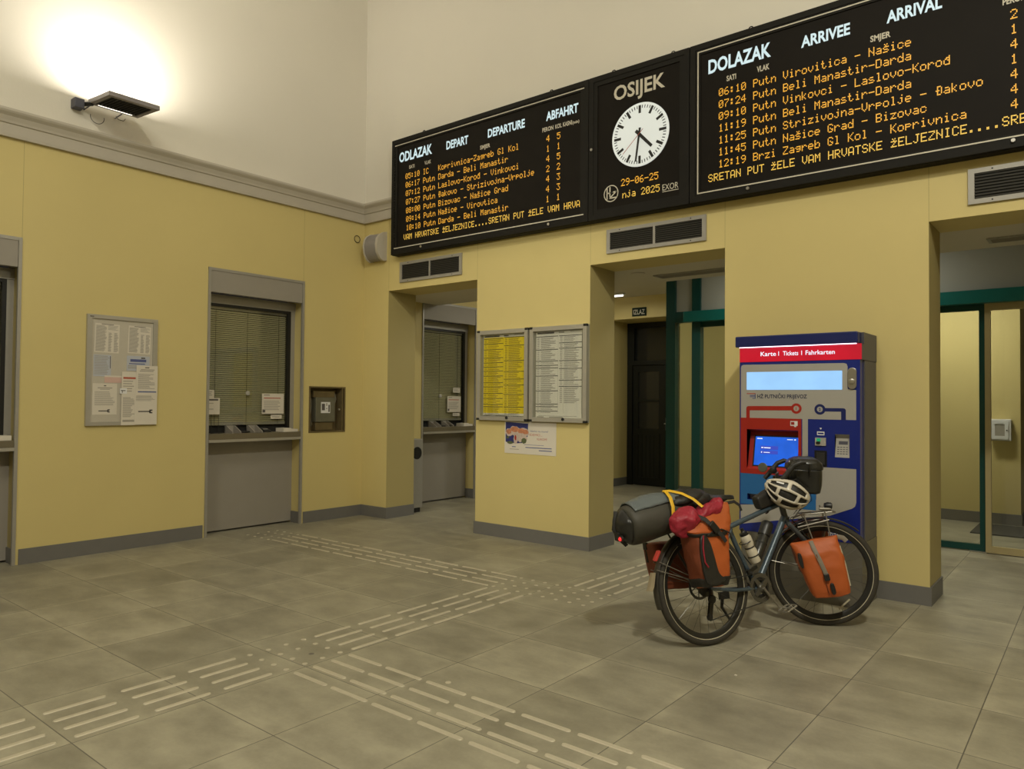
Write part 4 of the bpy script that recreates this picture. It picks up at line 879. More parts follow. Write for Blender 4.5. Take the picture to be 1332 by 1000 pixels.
for y in (-5.965, -5.612, -5.26, -4.907, -4.552, -4.199):
    for x in (3.635, 3.76, 3.88, 4.0): put(bar0, x, y, Q, 'raised steel bar in the guiding strip that runs out of the near left corner', PB)
for j, y in enumerate((-3.388, -3.043, -2.702, -2.369, -2.034)):
    for x in (3.655, 3.775, 3.897, 4.02): put(bar0, x+j*.006, y, Q, 'raised steel bar in the guiding strip between the two stud fields', 'tactile bars between the stud fields')
for y in (-3.832, -3.71, -3.588, -3.464):
    for x in (3.649, 3.77, 3.89, 4.01):
        if not (x == 3.89 and y == -3.588): put(dot0, x, y, 0, 'raised steel stud in the near stud field where the strips turn', 'tactile studs in the near stud field')
mb = MB(); mb.lathe((3.899, -3.586, 0), (0, 0, 1), [(0, .0165), (.0012, .015)], 16); tag(mb.build('glue_mark', m_plinth), 'dark round glue mark where a stud is missing in the near stud field', 'mark')
for i in range(8):
    for j, y in enumerate((-1.32, -1.438, -1.566, -1.684)): put(dot0, 3.69+i*.1226, y+i*.0015, 0, 'raised steel stud in the far stud field by the bicycle', 'tactile studs in the far stud field')
for i in range(9):
    for y in (-3.452, -3.577, -3.702, -3.827): put(bar0, 4.08+i*.3215, y+.0007*i, 0, 'raised steel bar in the guiding strip running to the near middle of the hall', PC)
for y in (-1.25, -.928, -.603, -.278):
    for k, x in enumerate((4.185, 4.307, 4.43, 4.557)): put(bar0, x+(y+1.25)*.03, y, Q, 'raised steel bar in the guiding strip that runs past the bicycle to the exit opening', PD)
dot = dot0.copy(); COL.objects.link(dot); dot.location = (4.821, -3.387, .0002); dot['label'] = 'single raised stud beside the near guiding strip'; dot['group'] = 'loose studs'
#BIKE#
# ---------------- touring bicycle, leaning on its stand; front wheel turned
def frame_of(o, hd, lam):
    o = Vector((*o, 0)); a = Vector((math.cos(R(hd)), math.sin(R(hd)), 0)); sd = Vector((-a.y, a.x, 0))
    u_ = Vector((0, 0, 1))*math.cos(R(lam)) + sd*math.sin(R(lam)); n_ = a.cross(u_)
    f = lambda s, h, q=0.0: o + a*s + u_*h + n_*q
    f.a, f.u, f.n = a, u_, n_
    return f
FR = frame_of((5.638, -1.907), 64.5, 11)      # (along the frame, up, to the right side)
FW = frame_of((6.052, -1.015), 26, 3)         # the same for the turned front end
bike = thing('touring_bicycle', 'loaded blue grey touring bicycle standing in front of the ticket machine', 'bicycle', (5.84, -1.46, 0))
WR = 0.352
def wheel(name, f, disc_side):
    c = f(0, WR) if f is FR else f(0.0, WR)
    a, b = f.a, f.u
    w_ = MB().torus(c, a, b, WR-.0235, .0235, 96, 12).build(name, m_tyre, bike, smooth=True)
    q = MB()
    for s in (1, -1): q.torus(c+f.n*(s*.0175), a, b, WR-.038, .0025, 96, 6)
    q.build('reflective_ring', m_reflect, w_, smooth=True)
    MB().torus(c, a, b, .299, 0, 72, 4, sect=[(-.020, -.006), (-.020, .006), (-.012, .011), (.013, .0135), (.013, -.0135), (-.012, -.011)]).build('rim', m_rim, w_, smooth=True)
    q = MB(); k = 28
    for i in range(k):
        s = 1 if i % 2 else -1; a0 = 2*math.pi*i/k; a1 = a0 + (.62 if (i//2) % 2 else -.62)
        q.tube([c+f.n*(.030*s)+a*(.026*math.cos(a1))+b*(.026*math.sin(a1)), c+a*(.288*math.cos(a0))+b*(.288*math.sin(a0))], .00115, 4)
    q.build('spokes', m_spoke, w_)
    q = MB(); q.lathe(c-f.n*.055, f.n, [(0, .008), (.012, .011), (.02, .028), (.026, .028), (.03, .016), (.08, .016), (.084, .028), (.09, .028), (.098, .011), (.11, .008)], 20); q.build('hub', m_black, w_, smooth=True)
    q = MB(); dc = c+f.n*(disc_side*.040); k = 24
    q.torus(dc, a, b, .074, 0, 36, 4, sect=[(-.009, -.001), (-.009, .001), (.008, .001), (.008, -.001)])
    for i in range(6):
        t0 = 2*math.pi*i/6; q.tube([dc+a*(.02*math.cos(t0))+b*(.02*math.sin(t0)), dc+a*(.067*math.cos(t0+.35))+b*(.067*math.sin(t0+.35))], .003, 6)
    q.build('brake_disc', m_spoke, w_)
    return w_
rw = wheel('rear_wheel', FR, -1); fw_ = wheel('front_wheel', FW, -1)
q = MB(); q.tube([FW(.098, .115, .004), FW(.165, .185, .010)], .011, 10, flat=.5); q.build('spoke_reflector', m_reflect, fw_, smooth=True)
# frame
q = MB()
q.tube([FR(.255, .700), FR(.60, .795), FR(.752, .832)], .0175, 14)
q.tube([FR(.425, .305), FR(.60, .53), FR(.755, .735)], .0225, 14)
q.tube([FR(.423, .305), FR(.30, .595), FR(.248, .735)], .0165, 14)
for s in (1, -1):
    q.tube([FR(.27, .690, .018*s), FR(.12, .52, .048*s), FR(0, WR, .062*s)], [.009, .008, .007], 10)
    q.tube([FR(.405, .303, .03*s), FR(.20, .312, .055*s), FR(0, WR-.012, .064*s)], [.0125, .011, .009], 10)
q.lathe(FR(.425, .305, -.036), FR.n, [(0, .021), (.072, .021)], 20)
q.build('frame', m_frame, bike, smooth=True)
crown = FR(.767, .722); htop = FR(.738, .872)
MB().tube([crown, htop], [.021, .0195], 16).build('head_tube', m_fork, bike, smooth=True)
q = MB()
for s in (1, -1):
    q.tube([crown+FW.n*(.012*s), crown+FW.n*(.052*s)+FW.a*.02-FW.u*.03, FW(-.10, .545, .060*s), FW(-.035, .42, .062*s), FW(0, WR, .060*s)], [.016, .0165, .0135, .0105, .009], 12)
q.lathe(crown-FW.u*.012, FW.u, [(0, .026), (.03, .026)], 18)
q.build('fork', m_fork, bike, smooth=True)
# saddle on its post
MB().tube([FR(.248, .735), FR(.222, .865)], .0135, 14).build('seat_post', m_black, bike, smooth=True)
q = MB(); rs = []
for s, wd, h, dp in ((.055, .030, .915, .012), (.075, .068, .918, .03), (.12, .072, .918, .035), (.18, .050, .914, .035), (.24, .030, .912, .033), (.30, .021, .910, .030), (.325, .016, .906, .026), (.335, .008, .900, .016)):
    rs.append([FR(s, h-dp*.5+dp*.5*math.sin(2*math.pi*j/16)-.02*(abs(math.cos(2*math.pi*j/16)) > .8)*.5, wd*math.cos(2*math.pi*j/16)) for j in range(16)])
q.rings(rs); sad = q.build('saddle', m_blackv, bike, smooth=True)
q = MB()
for s in (1, -1): q.tube([FR(.10, .885, .022*s), FR(.15, .872, .020*s), FR(.24, .872, .018*s), FR(.30, .890, .008*s)], .0035, 6)
q.build('saddle_rail', m_black, sad)
# stem and drop bar with brake hoods
bc = FW(-.235, .985)
q = MB(); q.tube([htop, FR(.725, .915)], .0165, 14); q.tube([FR(.725, .910), bc], .0165, 12); q.build('stem', m_black, bike, smooth=True)
q = MB()
hb = [(-.235, .985, 0), (-.235, .985, .09), (-.255, .982, .16), (-.285, .976, .215)]
for s in (1, -1): q.tube([FW(t_, h, o_*s) for t_, h, o_ in hb], .0145, 12)
bar = q.build('handlebar', m_blackv, bike, smooth=True)
for s, sh in ((1, .0), (-1, -.055)):
    q = MB(); q.tube([FW(-.300+sh, .965, .205*s), FW(-.270+sh, 1.000, .207*s), FW(-.240+sh, 1.040, .208*s), FW(-.210+sh, 1.078, .208*s), FW(-.165+sh, 1.098, .208*s), FW(-.135+sh, 1.096, .208*s)], [.015, .0175, .0175, .0175, .0165, .010], 12); q.build('bar_end', m_blackf, bike, smooth=True)
    q = MB(); q.tube([FW(-.255, .970, .10*s), FW(-.215, .955, .12*s), FW(-.205, .950, .17*s), FW(-.215, .950, .205*s)], [.010, .007, .006, .005], 8); q.build('brake_lever', m_black, bike, smooth=True)
q = MB(); q.lathe(FW(-.362, 1.045, -.205), FW.n*1.0-FW.a*.5, [(0, .010), (.006, .033), (.012, .035), (.016, .031), (.017, .012)], 20); q.build('bar_lamp', mat('lamp_glass_grey', (.17, .18, .15), .2, .4), bike, smooth=True)
q = MB(); q.lathe(FW(-.30, 1.005, -.16), FW.u, [(0, .02), (.02, .028), (.04, .022), (.045, .005)], 18); q.build('bell', m_black, bike, smooth=True)
q = MB(); q.box((-.03, -.008, -.02), (.03, .008, .02), lambda x, y, z: FW(-.30+y, 1.0+z*.9+y, .05+x)); q.build('bar_computer', m_black, bike, smooth=True); q = MB(); q.lathe(FW(-.255, .98, .12), FW.n, [(0, .022), (.04, .022)], 14); q.build('shifter', m_black, bike, smooth=True)
q = MB()
for s, d in ((1, 0), (1, .02), (-1, 0), (-1, .02)):
    q.tube([FW(-.19, 1.0, .19*s), FW(-.10-d, .93, .12*s), FW(-.08-d*2, .84, .07*s+d), FW(-.16, .76, .045*s), FW(-.20, .70, .05*s), FW(-.08, .56, .065*s)], .0026, 6)
q.build('brake_cable', m_black, bike, smooth=True)
# mudguards
def guard(name, f, a0, a1, mm):
    sec = [(.008, -.027), (.013, -.02), (.0165, 0), (.013, .02), (.008, .027), (.0055, .026), (.010, .019), (.0135, 0), (.010, -.019), (.0055, -.026)]
    return MB().torus(f(0, WR), f.a, f.u, WR+.004, 0, 48, sect=sec, arc=(R(a0), R(a1))).build(name, mm, bike, smooth=True)
rg = guard('rear_mudguard', FR, 70, 196, mat('mudguard_dirty', (.040, .036, .028), .45, var=.3, scale=20)); guard('front_mudguard', FW, 52, 200, m_black)
q = MB(); rs = []
for h, s, wd in ((.47, -.372, .026), (.43, -.385, .030), (.39, -.398, .033), (.365, -.412, .033)): rs.append([FR(s, h, -wd), FR(s-.004, h, 0), FR(s, h, wd), FR(s+.003, h, wd), FR(s-.001, h, 0), FR(s+.003, h, -wd)])
q.rings(rs); q.build('mud_flap', m_flap, rg)
q = MB(); q.box((-.016, -.034, 0), (.016, .034, .016), lambda x, y, z: FR(-.322+y*.55-z*.83, .563+y*.83+z*.55, x)); q.build('rear_reflector', emit('reflector_red_glow', (.45, .04, .025), .5), rg, bevel=.004)  # no lamp; the reflector's glint is put in as emission
q = MB()
for s in (1, -1): q.tube([FR(-.362, .485, .03*s), FR(0, WR+.01, .07*s)], .003, 6); q.tube([FR(-.335, .53, .03*s), FR(0, WR+.012, .07*s)], .003, 6)
q.build('mudguard_stay', m_silver, rg)
q = MB()
for s in (1, -1): q.tube([FW(-.345, .42, .03*s), FW(0, WR+.01, .066*s)], .003, 6)
q.build('mudguard_stay', m_silver, bike)
# racks
q = MB()
for s in (1, -1):
    q.tube([FR(.24, .70, .03*s), FR(.16, .728, .055*s), FR(-.25, .728, .06*s), FR(-.30, .715, .05*s), FR(-.31, .71, 0)], .0055, 8)
    for x in (-.20, -.05, .08): q.tube([FR(x, .728, .06*s), FR(-.01, .395, .075*s)], .0055, 8)
    q.tube([FR(-.22, .62, .065*s), FR(.06, .62, .065*s)], .0055, 8)
for x in (-.2, -.08, .05, .15): q.tube([FR(x, .728, -.057), FR(x, .728, .057)], .0045, 8)
q.build('rear_rack', m_black, bike, smooth=True)
q = MB()
for s in (1, -1):
    q.tube([FW(-.20, .715, .045*s), FW(-.15, .738, .055*s), FW(.05, .768, .055*s), FW(.075, .765, .03*s), FW(.08, .765, 0)], .005, 8)
    q.tube([FW(-.13, .742, .055*s), FW(-.09, .62, .075*s), FW(-.02, .42, .075*s)], .005, 8)
    q.tube([FW(-.01, .80, .055*s), FW(.01, .755, .06*s), FW(.03, .63, .075*s), FW(-.01, .42, .075*s)], .005, 8)
    q.tube([FW(-.17, .655, .072*s), FW(-.02, .700, .072*s), FW(.03, .715, .07*s)], .005, 8)
for x in (-.14, -.06, .02): q.tube([FW(x, .74+(x+.14)*.15, -.055), FW(x, .74+(x+.14)*.15, .055)], .0045, 8)
q.build('front_rack', m_silver, bike, smooth=True)
q = MB(); q.lathe(FW(.015, .80, -.02), FW.a, [(0, .018), (.02, .026), (.045, .024), (.05, .018)], 18); q.tube([FW(.02, .765, -.02), FW(.02, .80, -.02)], .006, 8); q.build('head_lamp', m_black, bike, smooth=True)
q = MB(); q.lathe(FW(-.03, .785, .06), FW.a, [(0, .010), (.06, .010), (.075, .006)], 12); q.build('rack_clamp', m_silver, bike, smooth=True)
# drivetrain
BB = FR(.425, .305)
q = MB(); k = 44; rs = []
for o_ in (.044, .048):
    rs.append([BB+FR.n*o_+FR.a*((.094 if j % 2 else .089)*math.cos(2*math.pi*j/(2*k)))+FR.u*((.094 if j % 2 else .089)*math.sin(2*math.pi*j/(2*k))) for j in range(2*k)])
q2 = MB(); n_ = 2*k
for i in range(2):
    inner = [BB+FR.n*(.044, .048)[i]+FR.a*(.066*math.cos(2*math.pi*j/n_))+FR.u*(.066*math.sin(2*math.pi*j/n_)) for j in range(n_)]; rs.append(inner)
vs = rs[0]+rs[1]+rs[2]+rs[3]; fs = []
for j in range(n_):
    e = (j+1) % n_
    fs += [(j, e, n_+e, n_+j), (2*n_+j, 3*n_+j, 3*n_+e, 2*n_+e), (j, 2*n_+j, 2*n_+e, e), (n_+j, n_+e, 3*n_+e, 3*n_+j)]
q2.add(vs, fs); cr = q2.build('chainring', m_dalloy, bike)
q = MB()
for i in range(4):
    t0 = R(40+90*i); d0 = FR.a*math.cos(t0)+FR.u*math.sin(t0); e0 = FR.u*math.cos(t0)-FR.a*math.sin(t0)
    q.prism([(.012, -.020), (.07, -.011), (.07, .011), (.012, .020)], lambda u, v, d: BB+d0*u+e0*v+FR.n*d, .043, .055)
q.lathe(BB+FR.n*.036, FR.n, [(0, .026), (.022, .026), (.03, .020)], 20); q.build('spider', m_dalloy, cr)
MB().torus(BB+FR.n*.036, FR.a, FR.u, .055, .012, 32, 6).build('inner_chainring', m_black, cr)
ca = Vector((.125, -.158)).normalized(); tip = Vector((.425, .305))+ca*.172; tip2 = Vector((.425, .305))-ca*.172
q = MB(); q.tube([FR(.425, .305, .066), FR(.425+ca.x*.09, .305+ca.y*.09, .072), FR(tip.x, tip.y, .078)], [.017, .012, .012], 12, flat=.6); q.build('crank', m_silver, bike, smooth=True)
q = MB(); q.tube([FR(.425, .305, -.05), FR(.425-ca.x*.09, .305-ca.y*.09, -.06), FR(tip2.x, tip2.y, -.066)], [.017, .012, .012], 12, flat=.6); q.build('crank', m_silver, bike, smooth=True)
for tp, s in ((tip, 1), (tip2, -1)):
    q = MB(); o0 = .08*s; a0 = Vector((.94, .34)) if s > 0 else Vector((.94, -.34))
    P_ = lambda x, o_: FR(tp.x+a0.x*x, tp.y+a0.y*x, o0+o_*s)
    q.tube([P_(0, 0), P_(0, .105)], .007, 8)
    q.tube([P_(-.042, .018), P_(.042, .018), P_(.050, .04), P_(.050, .085), P_(.042, .104), P_(-.042, .104), P_(-.050, .085), P_(-.050, .04)], .0055, 6, closed=True)
    q.tube([P_(-.048, .06), P_(.048, .06)], .004, 6); q.build('pedal', m_silver, bike, smooth=True)
q = MB()
for i, r_ in enumerate((.062, .055, .048, .042, .036, .031, .027, .024)): q.lathe(FR(0, WR, .018+i*.004), FR.n, [(0, r_), (.002, r_)], 32)
q.build('cassette', m_spoke, rw)
q = MB(); q.tube([FR(.004, WR-.02, .06), FR(-.005, .300, .072)], .014, 10); q.lathe(FR(.004, .278, .048), FR.n, [(0, .022), (.006, .026), (.022, .026), (.028, .018)], 16)
for o_ in (.050, .066): q.prism([(-.014, .012), (.014, .012), (-.020, -.112), (-.044, -.105)], lambda u, v, d: FR(.004+u, .278+v, d), o_, o_+.003)
for u_, v_, r_ in ((0, 0, .021), (-.030, -.104, .021)): q.lathe(FR(.004+u_, .278+v_, .054), FR.n, [(0, r_), (.009, r_)], 20)
q.build('rear_derailleur', m_black, bike, smooth=True)
q = MB(); q.tube([FR(-.026, .153, .058), FR(.20, .185, .054), FR(.418, .212, .046)], .0042, 6, flat=.7); q.tube([FR(.43, .398, .046), FR(.20, .385, .046), FR(.0, .396, .046)], .0042, 6, flat=.7); q.build('chain', m_blackm, bike)
q = MB(); q.tube([FR(.335, .42, .03), FR(.365, .40, .05)], .012, 10); q.prism([(-.03, .02), (.05, .05), (.055, .03), (-.025, -.005)], lambda u, v, d: FR(.36+u, .40+v, d), .040, .052); q.build('front_derailleur', m_black, bike)
q = MB(); q.box((.155, .255, -.055), (.225, .30, -.03), FR); q.tube([FR(.185, .275, -.05), FR(.21, .20, -.10), Vector((5.560, -1.400, .018)), Vector((5.560, -1.400, .0))], [.012, .010, .008, .011], 10); q.build('kickstand', m_black, bike, smooth=True)
q = MB()
for s0, s1, h0, h1, off in ((.30, .345, .53, .43, .0),): q.tube([FR(.395, .62, .0), FR(.44, .50, 0)], .004, 6)
for t_ in (.30,): q.torus(FR(.36+.083*t_+.0, .66-.211*t_, .0), FR.a*.93+FR.u*.37, FR.n, .038, .003, 24, 6)
q.tube([FR(.345, .53, 0), FR(.41, .45, 0)], .004, 6); q.build('bottle_cage', m_black, bike, smooth=True)

# ---------------- things carried by the bicycle
def bag(name, secs, f, mm, parent, amp=.006, sc=9, seed=0, n=26, e=4.0, sub=1):
    """closed soft bag: rings of rounded rectangles (h, s0, s1, o0, o1)"""
    q = MB(); rs = []
    for h, s0, s1, o0, o1 in secs:
        r_ = []
        for j in range(n):
            t_ = 2*math.pi*j/n; c, s = math.cos(t_), math.sin(t_)
            r_.append(f((s0+s1)/2+(s1-s0)/2*math.copysign(abs(c)**(2/e), c), h, (o0+o1)/2+(o1-o0)/2*math.copysign(abs(s)**(2/e), s)))
        rs.append(r_)
    q.rings(rs); q.wob(amp, sc, seed); q.wob(amp*.55, sc*2.7, seed+3)
    return q.build(name, mm, parent, smooth=True, sub=sub)
def strap(name, pts, r_, mm, parent, flat=.18, label=None, face=None):
    o = MB().tube(pts, r_, 10, flat=flat, face=face).build(name, mm, parent, smooth=True)
    if label: o['label'] = label
    return o
def dense(secs, k=3):
    out = []
    for a, b in zip(secs, secs[1:]):
        for i in range(k): t_ = i/k; out.append(tuple(x+(y-x)*t_ for x, y in zip(a, b)))
    return out+[secs[-1]]
# rear panniers
base = [(.362, -.145, -.02, .12, .215), (.372, -.175, .0, .10, .248), (.42, -.192, .016, .094, .262), (.53, -.212, .030, .09, .268), (.62, -.222, .046, .09, .266), (.665, -.228, .062, .095, .262), (.695, -.262, .080, .10, .268), (.73, -.238, .092, .11, .252), (.765, -.14, .102, .12, .235), (.81, -.03, .110, .145, .215), (.845, .035, .112, .165, .20), (.858, .060, .108, .172, .195)]
t = thing('rear_pannier', 'orange and black rear pannier on the near side of the bicycle', 'pannier', FR(-.08, .36, .18))
bag('bag', dense(base, 6), FR, m_orange, t, .009, 9, 1, n=44, sub=0)
def patch(name, secs, f, j0, j1, grow, mm, parent, amp, sc, seed, n=44, e=4.0):
    """a panel that follows the bag's own surface between two places of its outline"""
    q = MB(); vs = []; k = j1-j0+1
    for h, s0, s1, o0, o1 in secs:
        for j in range(j0, j1+1):
            t_ = 2*math.pi*j/n; c, s_ = math.cos(t_), math.sin(t_)
            vs.append(f((s0+s1)/2+((s1-s0)/2+grow)*math.copysign(abs(c)**(2/e), c), h, (o0+o1)/2+((o1-o0)/2+grow)*math.copysign(abs(s_)**(2/e), s_)))
    q.add(vs, [(i*k+j, i*k+j+1, (i+1)*k+j+1, (i+1)*k+j) for i in range(len(secs)-1) for j in range(k-1)])
    q.wob(amp, sc, seed); q.wob(amp*.55, sc*2.7, seed+3); o = q.build(name, mm, parent, smooth=True)
    md = o.modifiers.new('thickness', 'SOLIDIFY'); md.thickness = .004; md.offset = 0; return o
ds = dense(base, 6)
patch('rear_panel', [q_ for q_ in ds if .40 < q_[0] < .672], FR, 16, 29, .0035, m_orange2, t, .009, 9, 1)  # rear gusset, its shade put into the colour as darker orange
patch('black_base', [q_ for q_ in ds if .368 < q_[0] < .435], FR, 0, 44, .0055, m_blackf, t, .009, 9, 1)
patch('flap_hem', [q_ for q_ in ds if .663 < q_[0] < .685], FR, 8, 30, .0055, m_blackf, t, .009, 9, 1)
def outline(pts, k=4):
    """closed smooth outline through the points (Catmull-Rom)"""
    n = len(pts); out = []
    for i in range(n):
        p0, p1, p2, p3 = (Vector(pts[(i+d) % n]) for d in (-1, 0, 1, 2))
        for j in range(k):
            t_ = j/k; out.append(.5*((2*p1)+(p2-p0)*t_+(2*p0-5*p1+4*p2-p3)*t_*t_+(3*p1-p0-3*p2+p3)*t_**3))
    return out
pk = outline([(-.198, .655), (-.160, .672), (-.128, .62), (-.108, .53), (-.090, .45), (-.05, .408), (-.10, .385), (-.17, .385), (-.195, .43), (-.206, .54)])
q = MB(); q.prism([(p.x, p.y) for p in pk], lambda u, v, d: FR(u, v, d), .255, .276); q.build('side_pocket', m_blackf, t, smooth=True, bevel=.006)
strap('zip_pull', [FR(-.185, .672, .284), FR(-.20, .60, .286), FR(-.198, .52, .286), FR(-.178, .488, .288)], .0045, m_redf, t, 1.0)
strap('piping', [FR(-.15, .668, .276), FR(-.10, .690, .274), FR(-.03, .70, .270), (FR(.03, .675, .266)), FR(.045, .64, .264)], .0045, m_blackf, t, 1.0)
strap('closing_strap', [FR(-.17, .79, .215), FR(-.14, .765, .262), FR(-.095, .715, .276), FR(-.045, .665, .282), FR(-.02, .625, .284)], .014, m_blackm, t, .22, face=FR.n)
q = MB(); q.box((-.022, -.035, 0), (.022, .035, .018), lambda x, y, z: FR(-.095+x*.75+y*.66, .715+x*.66-y*.75, .272+z)); q.build('buckle', m_black, t, bevel=.005)
strap('hook_strap', [FR(.10, .852, .18), FR(.17, .86, .185), FR(.205, .835, .19), FR(.215, .80, .19)], .010, m_blackm, t, .3, face=FR.n)
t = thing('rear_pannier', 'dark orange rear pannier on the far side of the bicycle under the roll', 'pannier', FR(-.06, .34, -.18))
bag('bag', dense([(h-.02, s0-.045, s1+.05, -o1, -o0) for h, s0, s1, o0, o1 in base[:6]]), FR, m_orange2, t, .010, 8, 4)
strap('side_strap', [FR(-.262, .655, -.20), FR(-.262, .60, -.20), FR(-.258, .52, -.20)], .012, m_blackm, t, .3, face=FR.a)
q = MB(); q.box((-.272, .60, -.22), (-.255, .645, -.18), FR); q.build('buckle', m_black, t, bevel=.005)
# front panniers
def tilted(c0, c1, deg):
    ca_, sa_ = math.cos(R(deg)), math.sin(R(deg))
    return lambda p, q_, o_: FW(c0+p*ca_-q_*sa_, c1+p*sa_+q_*ca_, o_)
fp = [(-.192, -.07, .11, .13, .20), (-.184, -.092, .128, .10, .228), (-.15, -.110, .138, .088, .240), (0, -.128, .140, .085, .248), (.10, -.140, .142, .09, .240), (.15, -.150, .145, .11, .215), (.178, -.155, .15, .14, .195), (.188, -.15, .148, .15, .185)]
TR = tilted(-.037, .413, 13.5)
t = thing('front_pannier', 'orange front pannier with a grey strap on the near side of the front wheel', 'pannier', TR(0, -.19, .16))
bag('bag', [(a[0], *a[1:]) for a in dense(fp, 5)], lambda s, h, o_: TR(s, h, o_), m_orange, t, .010, 9, 7, n=44, sub=0)
strap('closing_strap', [TR(-.03, .182, .198), TR(-.028, .14, .236), TR(-.012, .06, .252), TR(0, -.01, .256), TR(.008, -.055, .257)], .0135, m_strapg, t, .2, face=FW.n)
q = MB(); q.box((-.014, -.075, .250), (.020, -.03, .266), TR); q.build('buckle', m_black, t, bevel=.004)
q = MB(); q.prism([(p.x, p.y) for p in outline([(.012, -.105), (.034, -.100), (.036, -.16), (.014, -.165)])], TR, .240, .256); q.build('buckle_patch', m_black, t, bevel=.004)
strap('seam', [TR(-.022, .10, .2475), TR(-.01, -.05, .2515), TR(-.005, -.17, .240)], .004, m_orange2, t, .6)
strap('edge_piping', [TR(.138, .12, .20), TR(.141, 0, .21), TR(.139, -.14, .2)], .0045, m_reflect, t, 1.0)
strap('roll_end', [TR(.14, .175, .168), TR(.175, .160, .168), TR(.190, .135, .17)], .016, m_strapg, t, .3, face=FW.n)
q = MB(); q.prism([(p.x, p.y) for p in outline([(-.135, .115), (-.115, .115), (-.118, .03), (-.135, .04)])], TR, .15, .25); q.build('side_buckle', m_black, t, bevel=.004)
TL_ = tilted(-.060, .505, 13.5)
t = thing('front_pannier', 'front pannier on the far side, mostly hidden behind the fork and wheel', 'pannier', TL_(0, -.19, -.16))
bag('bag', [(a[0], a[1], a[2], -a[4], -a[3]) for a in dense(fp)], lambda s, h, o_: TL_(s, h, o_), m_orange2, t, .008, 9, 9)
strap('closing_strap', [TL_(-.03, .19, -.168), TL_(.02, .192, -.168), TL_(.06, .185, -.168)], .014, m_blackm, t, .3)
# handlebar bag
t = thing('handlebar_bag', 'boxy black handlebar bag with a rounded lid', 'bag', FW(-.12, .885))
bag('bag_body', dense([(.882, -.185, -.045, -.10, .10), (.892, -.212, -.018, -.12, .12), (.94, -.222, -.008, -.128, .128), (1.04, -.228, -.006, -.13, .13), (1.055, -.22, -.012, -.12, .12)]), FW, m_blackv, t, .005, 10, 3)
bag('lid', dense([(1.040, -.232, .002, -.134, .134), (1.058, -.240, .004, -.138, .138), (1.09, -.236, -.004, -.134, .134), (1.115, -.215, -.028, -.118, .118), (1.132, -.17, -.065, -.08, .08), (1.136, -.14, -.09, -.05, .05)]), FW, m_blackv, t, .006, 9, 5, e=3.2)
strap('lid_tab', [FW(-.10, 1.085, .137), FW(-.10, 1.04, .143), FW(-.10, 1.005, .140)], .012, m_blackf, t, .3)
for o_ in (.03, -.03): MB().tube([FW(-.222, 1.00, o_), FW(-.245, .985, o_)], .012, 8).build('mount', m_black, t, smooth=True)
# bag on the top tube
t = thing('top_tube_bag', 'small black wedge bag on the top tube behind the stem', 'bag', FR(.60, .80))
bag('bag', dense([(-.09, -.020, .04, -.026, .026), (-.08, -.03, .06, -.034, .034), (0, -.034, .075, -.036, .036), (.09, -.030, .085, -.036, .036), (.13, -.024, .085, -.032, .032), (.14, -.015, .07, -.02, .02)]), lambda s, h, o_: FR(.615+h*.965-s*.26, .848+h*.26+s*.965, o_), m_blackf, t, .004, 10, 6)
strap('fastener', [FR(.60, .79, .03), FR(.60, .775, .012), FR(.60, .77, 0)], .010, m_blackm, t, .3)
# helmet hanging from the bar
t = thing('helmet', 'off white cycle helmet with black vents hanging from the handlebar', 'helmet', FW(-.235, .80, .2))
hc = FW(-.245, .905, .150); Lx = (FW.a*math.cos(R(-24))+FW.u*math.sin(R(-24))); Px = (FW.u*math.cos(R(-24))-FW.a*math.sin(R(-24)))
Dx = (FW.n*.72-Px*.69).normalized(); Wx = Lx.cross(Dx).normalized()
A_, B_, C_ = .146, .100, .125
def hp(th, be, k=1.0):
    tp = 1-.12*math.cos(th)      # rear narrower
    return hc+Lx*(-A_*k*math.cos(th))+(Wx*(B_*k*tp*math.sin(be))+Dx*(C_*k*math.cos(be)))*math.sin(th)
q = MB(); rs = []
for i in range(1, 20):
    th = math.pi*i/20; rs.append([hp(th, -1.62+3.24*j/20, .93) for j in range(21)])
o0 = []; vs = [p for r_ in rs for p in r_]; fs = [(i*21+j, i*21+j+1, (i+1)*21+j+1, (i+1)*21+j) for i in range(18) for j in range(20)]
q.add(vs, fs); o = q.build('liner', m_blackf, t, smooth=True); md = o.modifiers.new('thickness', 'SOLIDIFY'); md.thickness = .018; md.offset = -1
vents = [(32, 72, -.23, .23), (82, 128, -.23, .23), (136, 162, -.23, .23)]
for sg in (1, -1):
    for a0, a1, b0, b1 in ((22, 58, .38, .84), (67, 112, .38, .84), (121, 158, .38, .84), (30, 80, 1.00, 1.36), (90, 138, 1.00, 1.36)): vents.append((a0, a1, min(b0*sg, b1*sg), max(b0*sg, b1*sg)))
us_ = sorted({8, 172, *[round(8+i*4.1, 2) for i in range(41)], *[v[0] for v in vents], *[v[1] for v in vents]}); vs_ = sorted({-1.58, 1.58, *[round(-1.58+i*.158, 3) for i in range(21)], *[v[2] for v in vents], *[v[3] for v in vents]})
q = MB(); nv = len(vs_); pts = [hp(R(u), v*(1-.12*abs(math.cos(R(u)))), 1.0+.012*math.cos(v*7.7)) for u in us_ for v in vs_]; fs = []
for i in range(len(us_)-1):
    for j in range(nv-1):
        cu, cv = (us_[i]+us_[i+1])/2, (vs_[j]+vs_[j+1])/2
        if not any(h[0] < cu < h[1] and h[2] < cv < h[3] for h in vents): fs.append((i*nv+j, i*nv+j+1, (i+1)*nv+j+1, (i+1)*nv+j))
q.add(pts, fs); o = q.build('shell', m_helm, t, smooth=True); md = o.modifiers.new('thickness', 'SOLIDIFY'); md.thickness = .012; md.offset = 0
md = o.modifiers.new('smoothing', 'SMOOTH'); md.iterations = 2; md.factor = .4
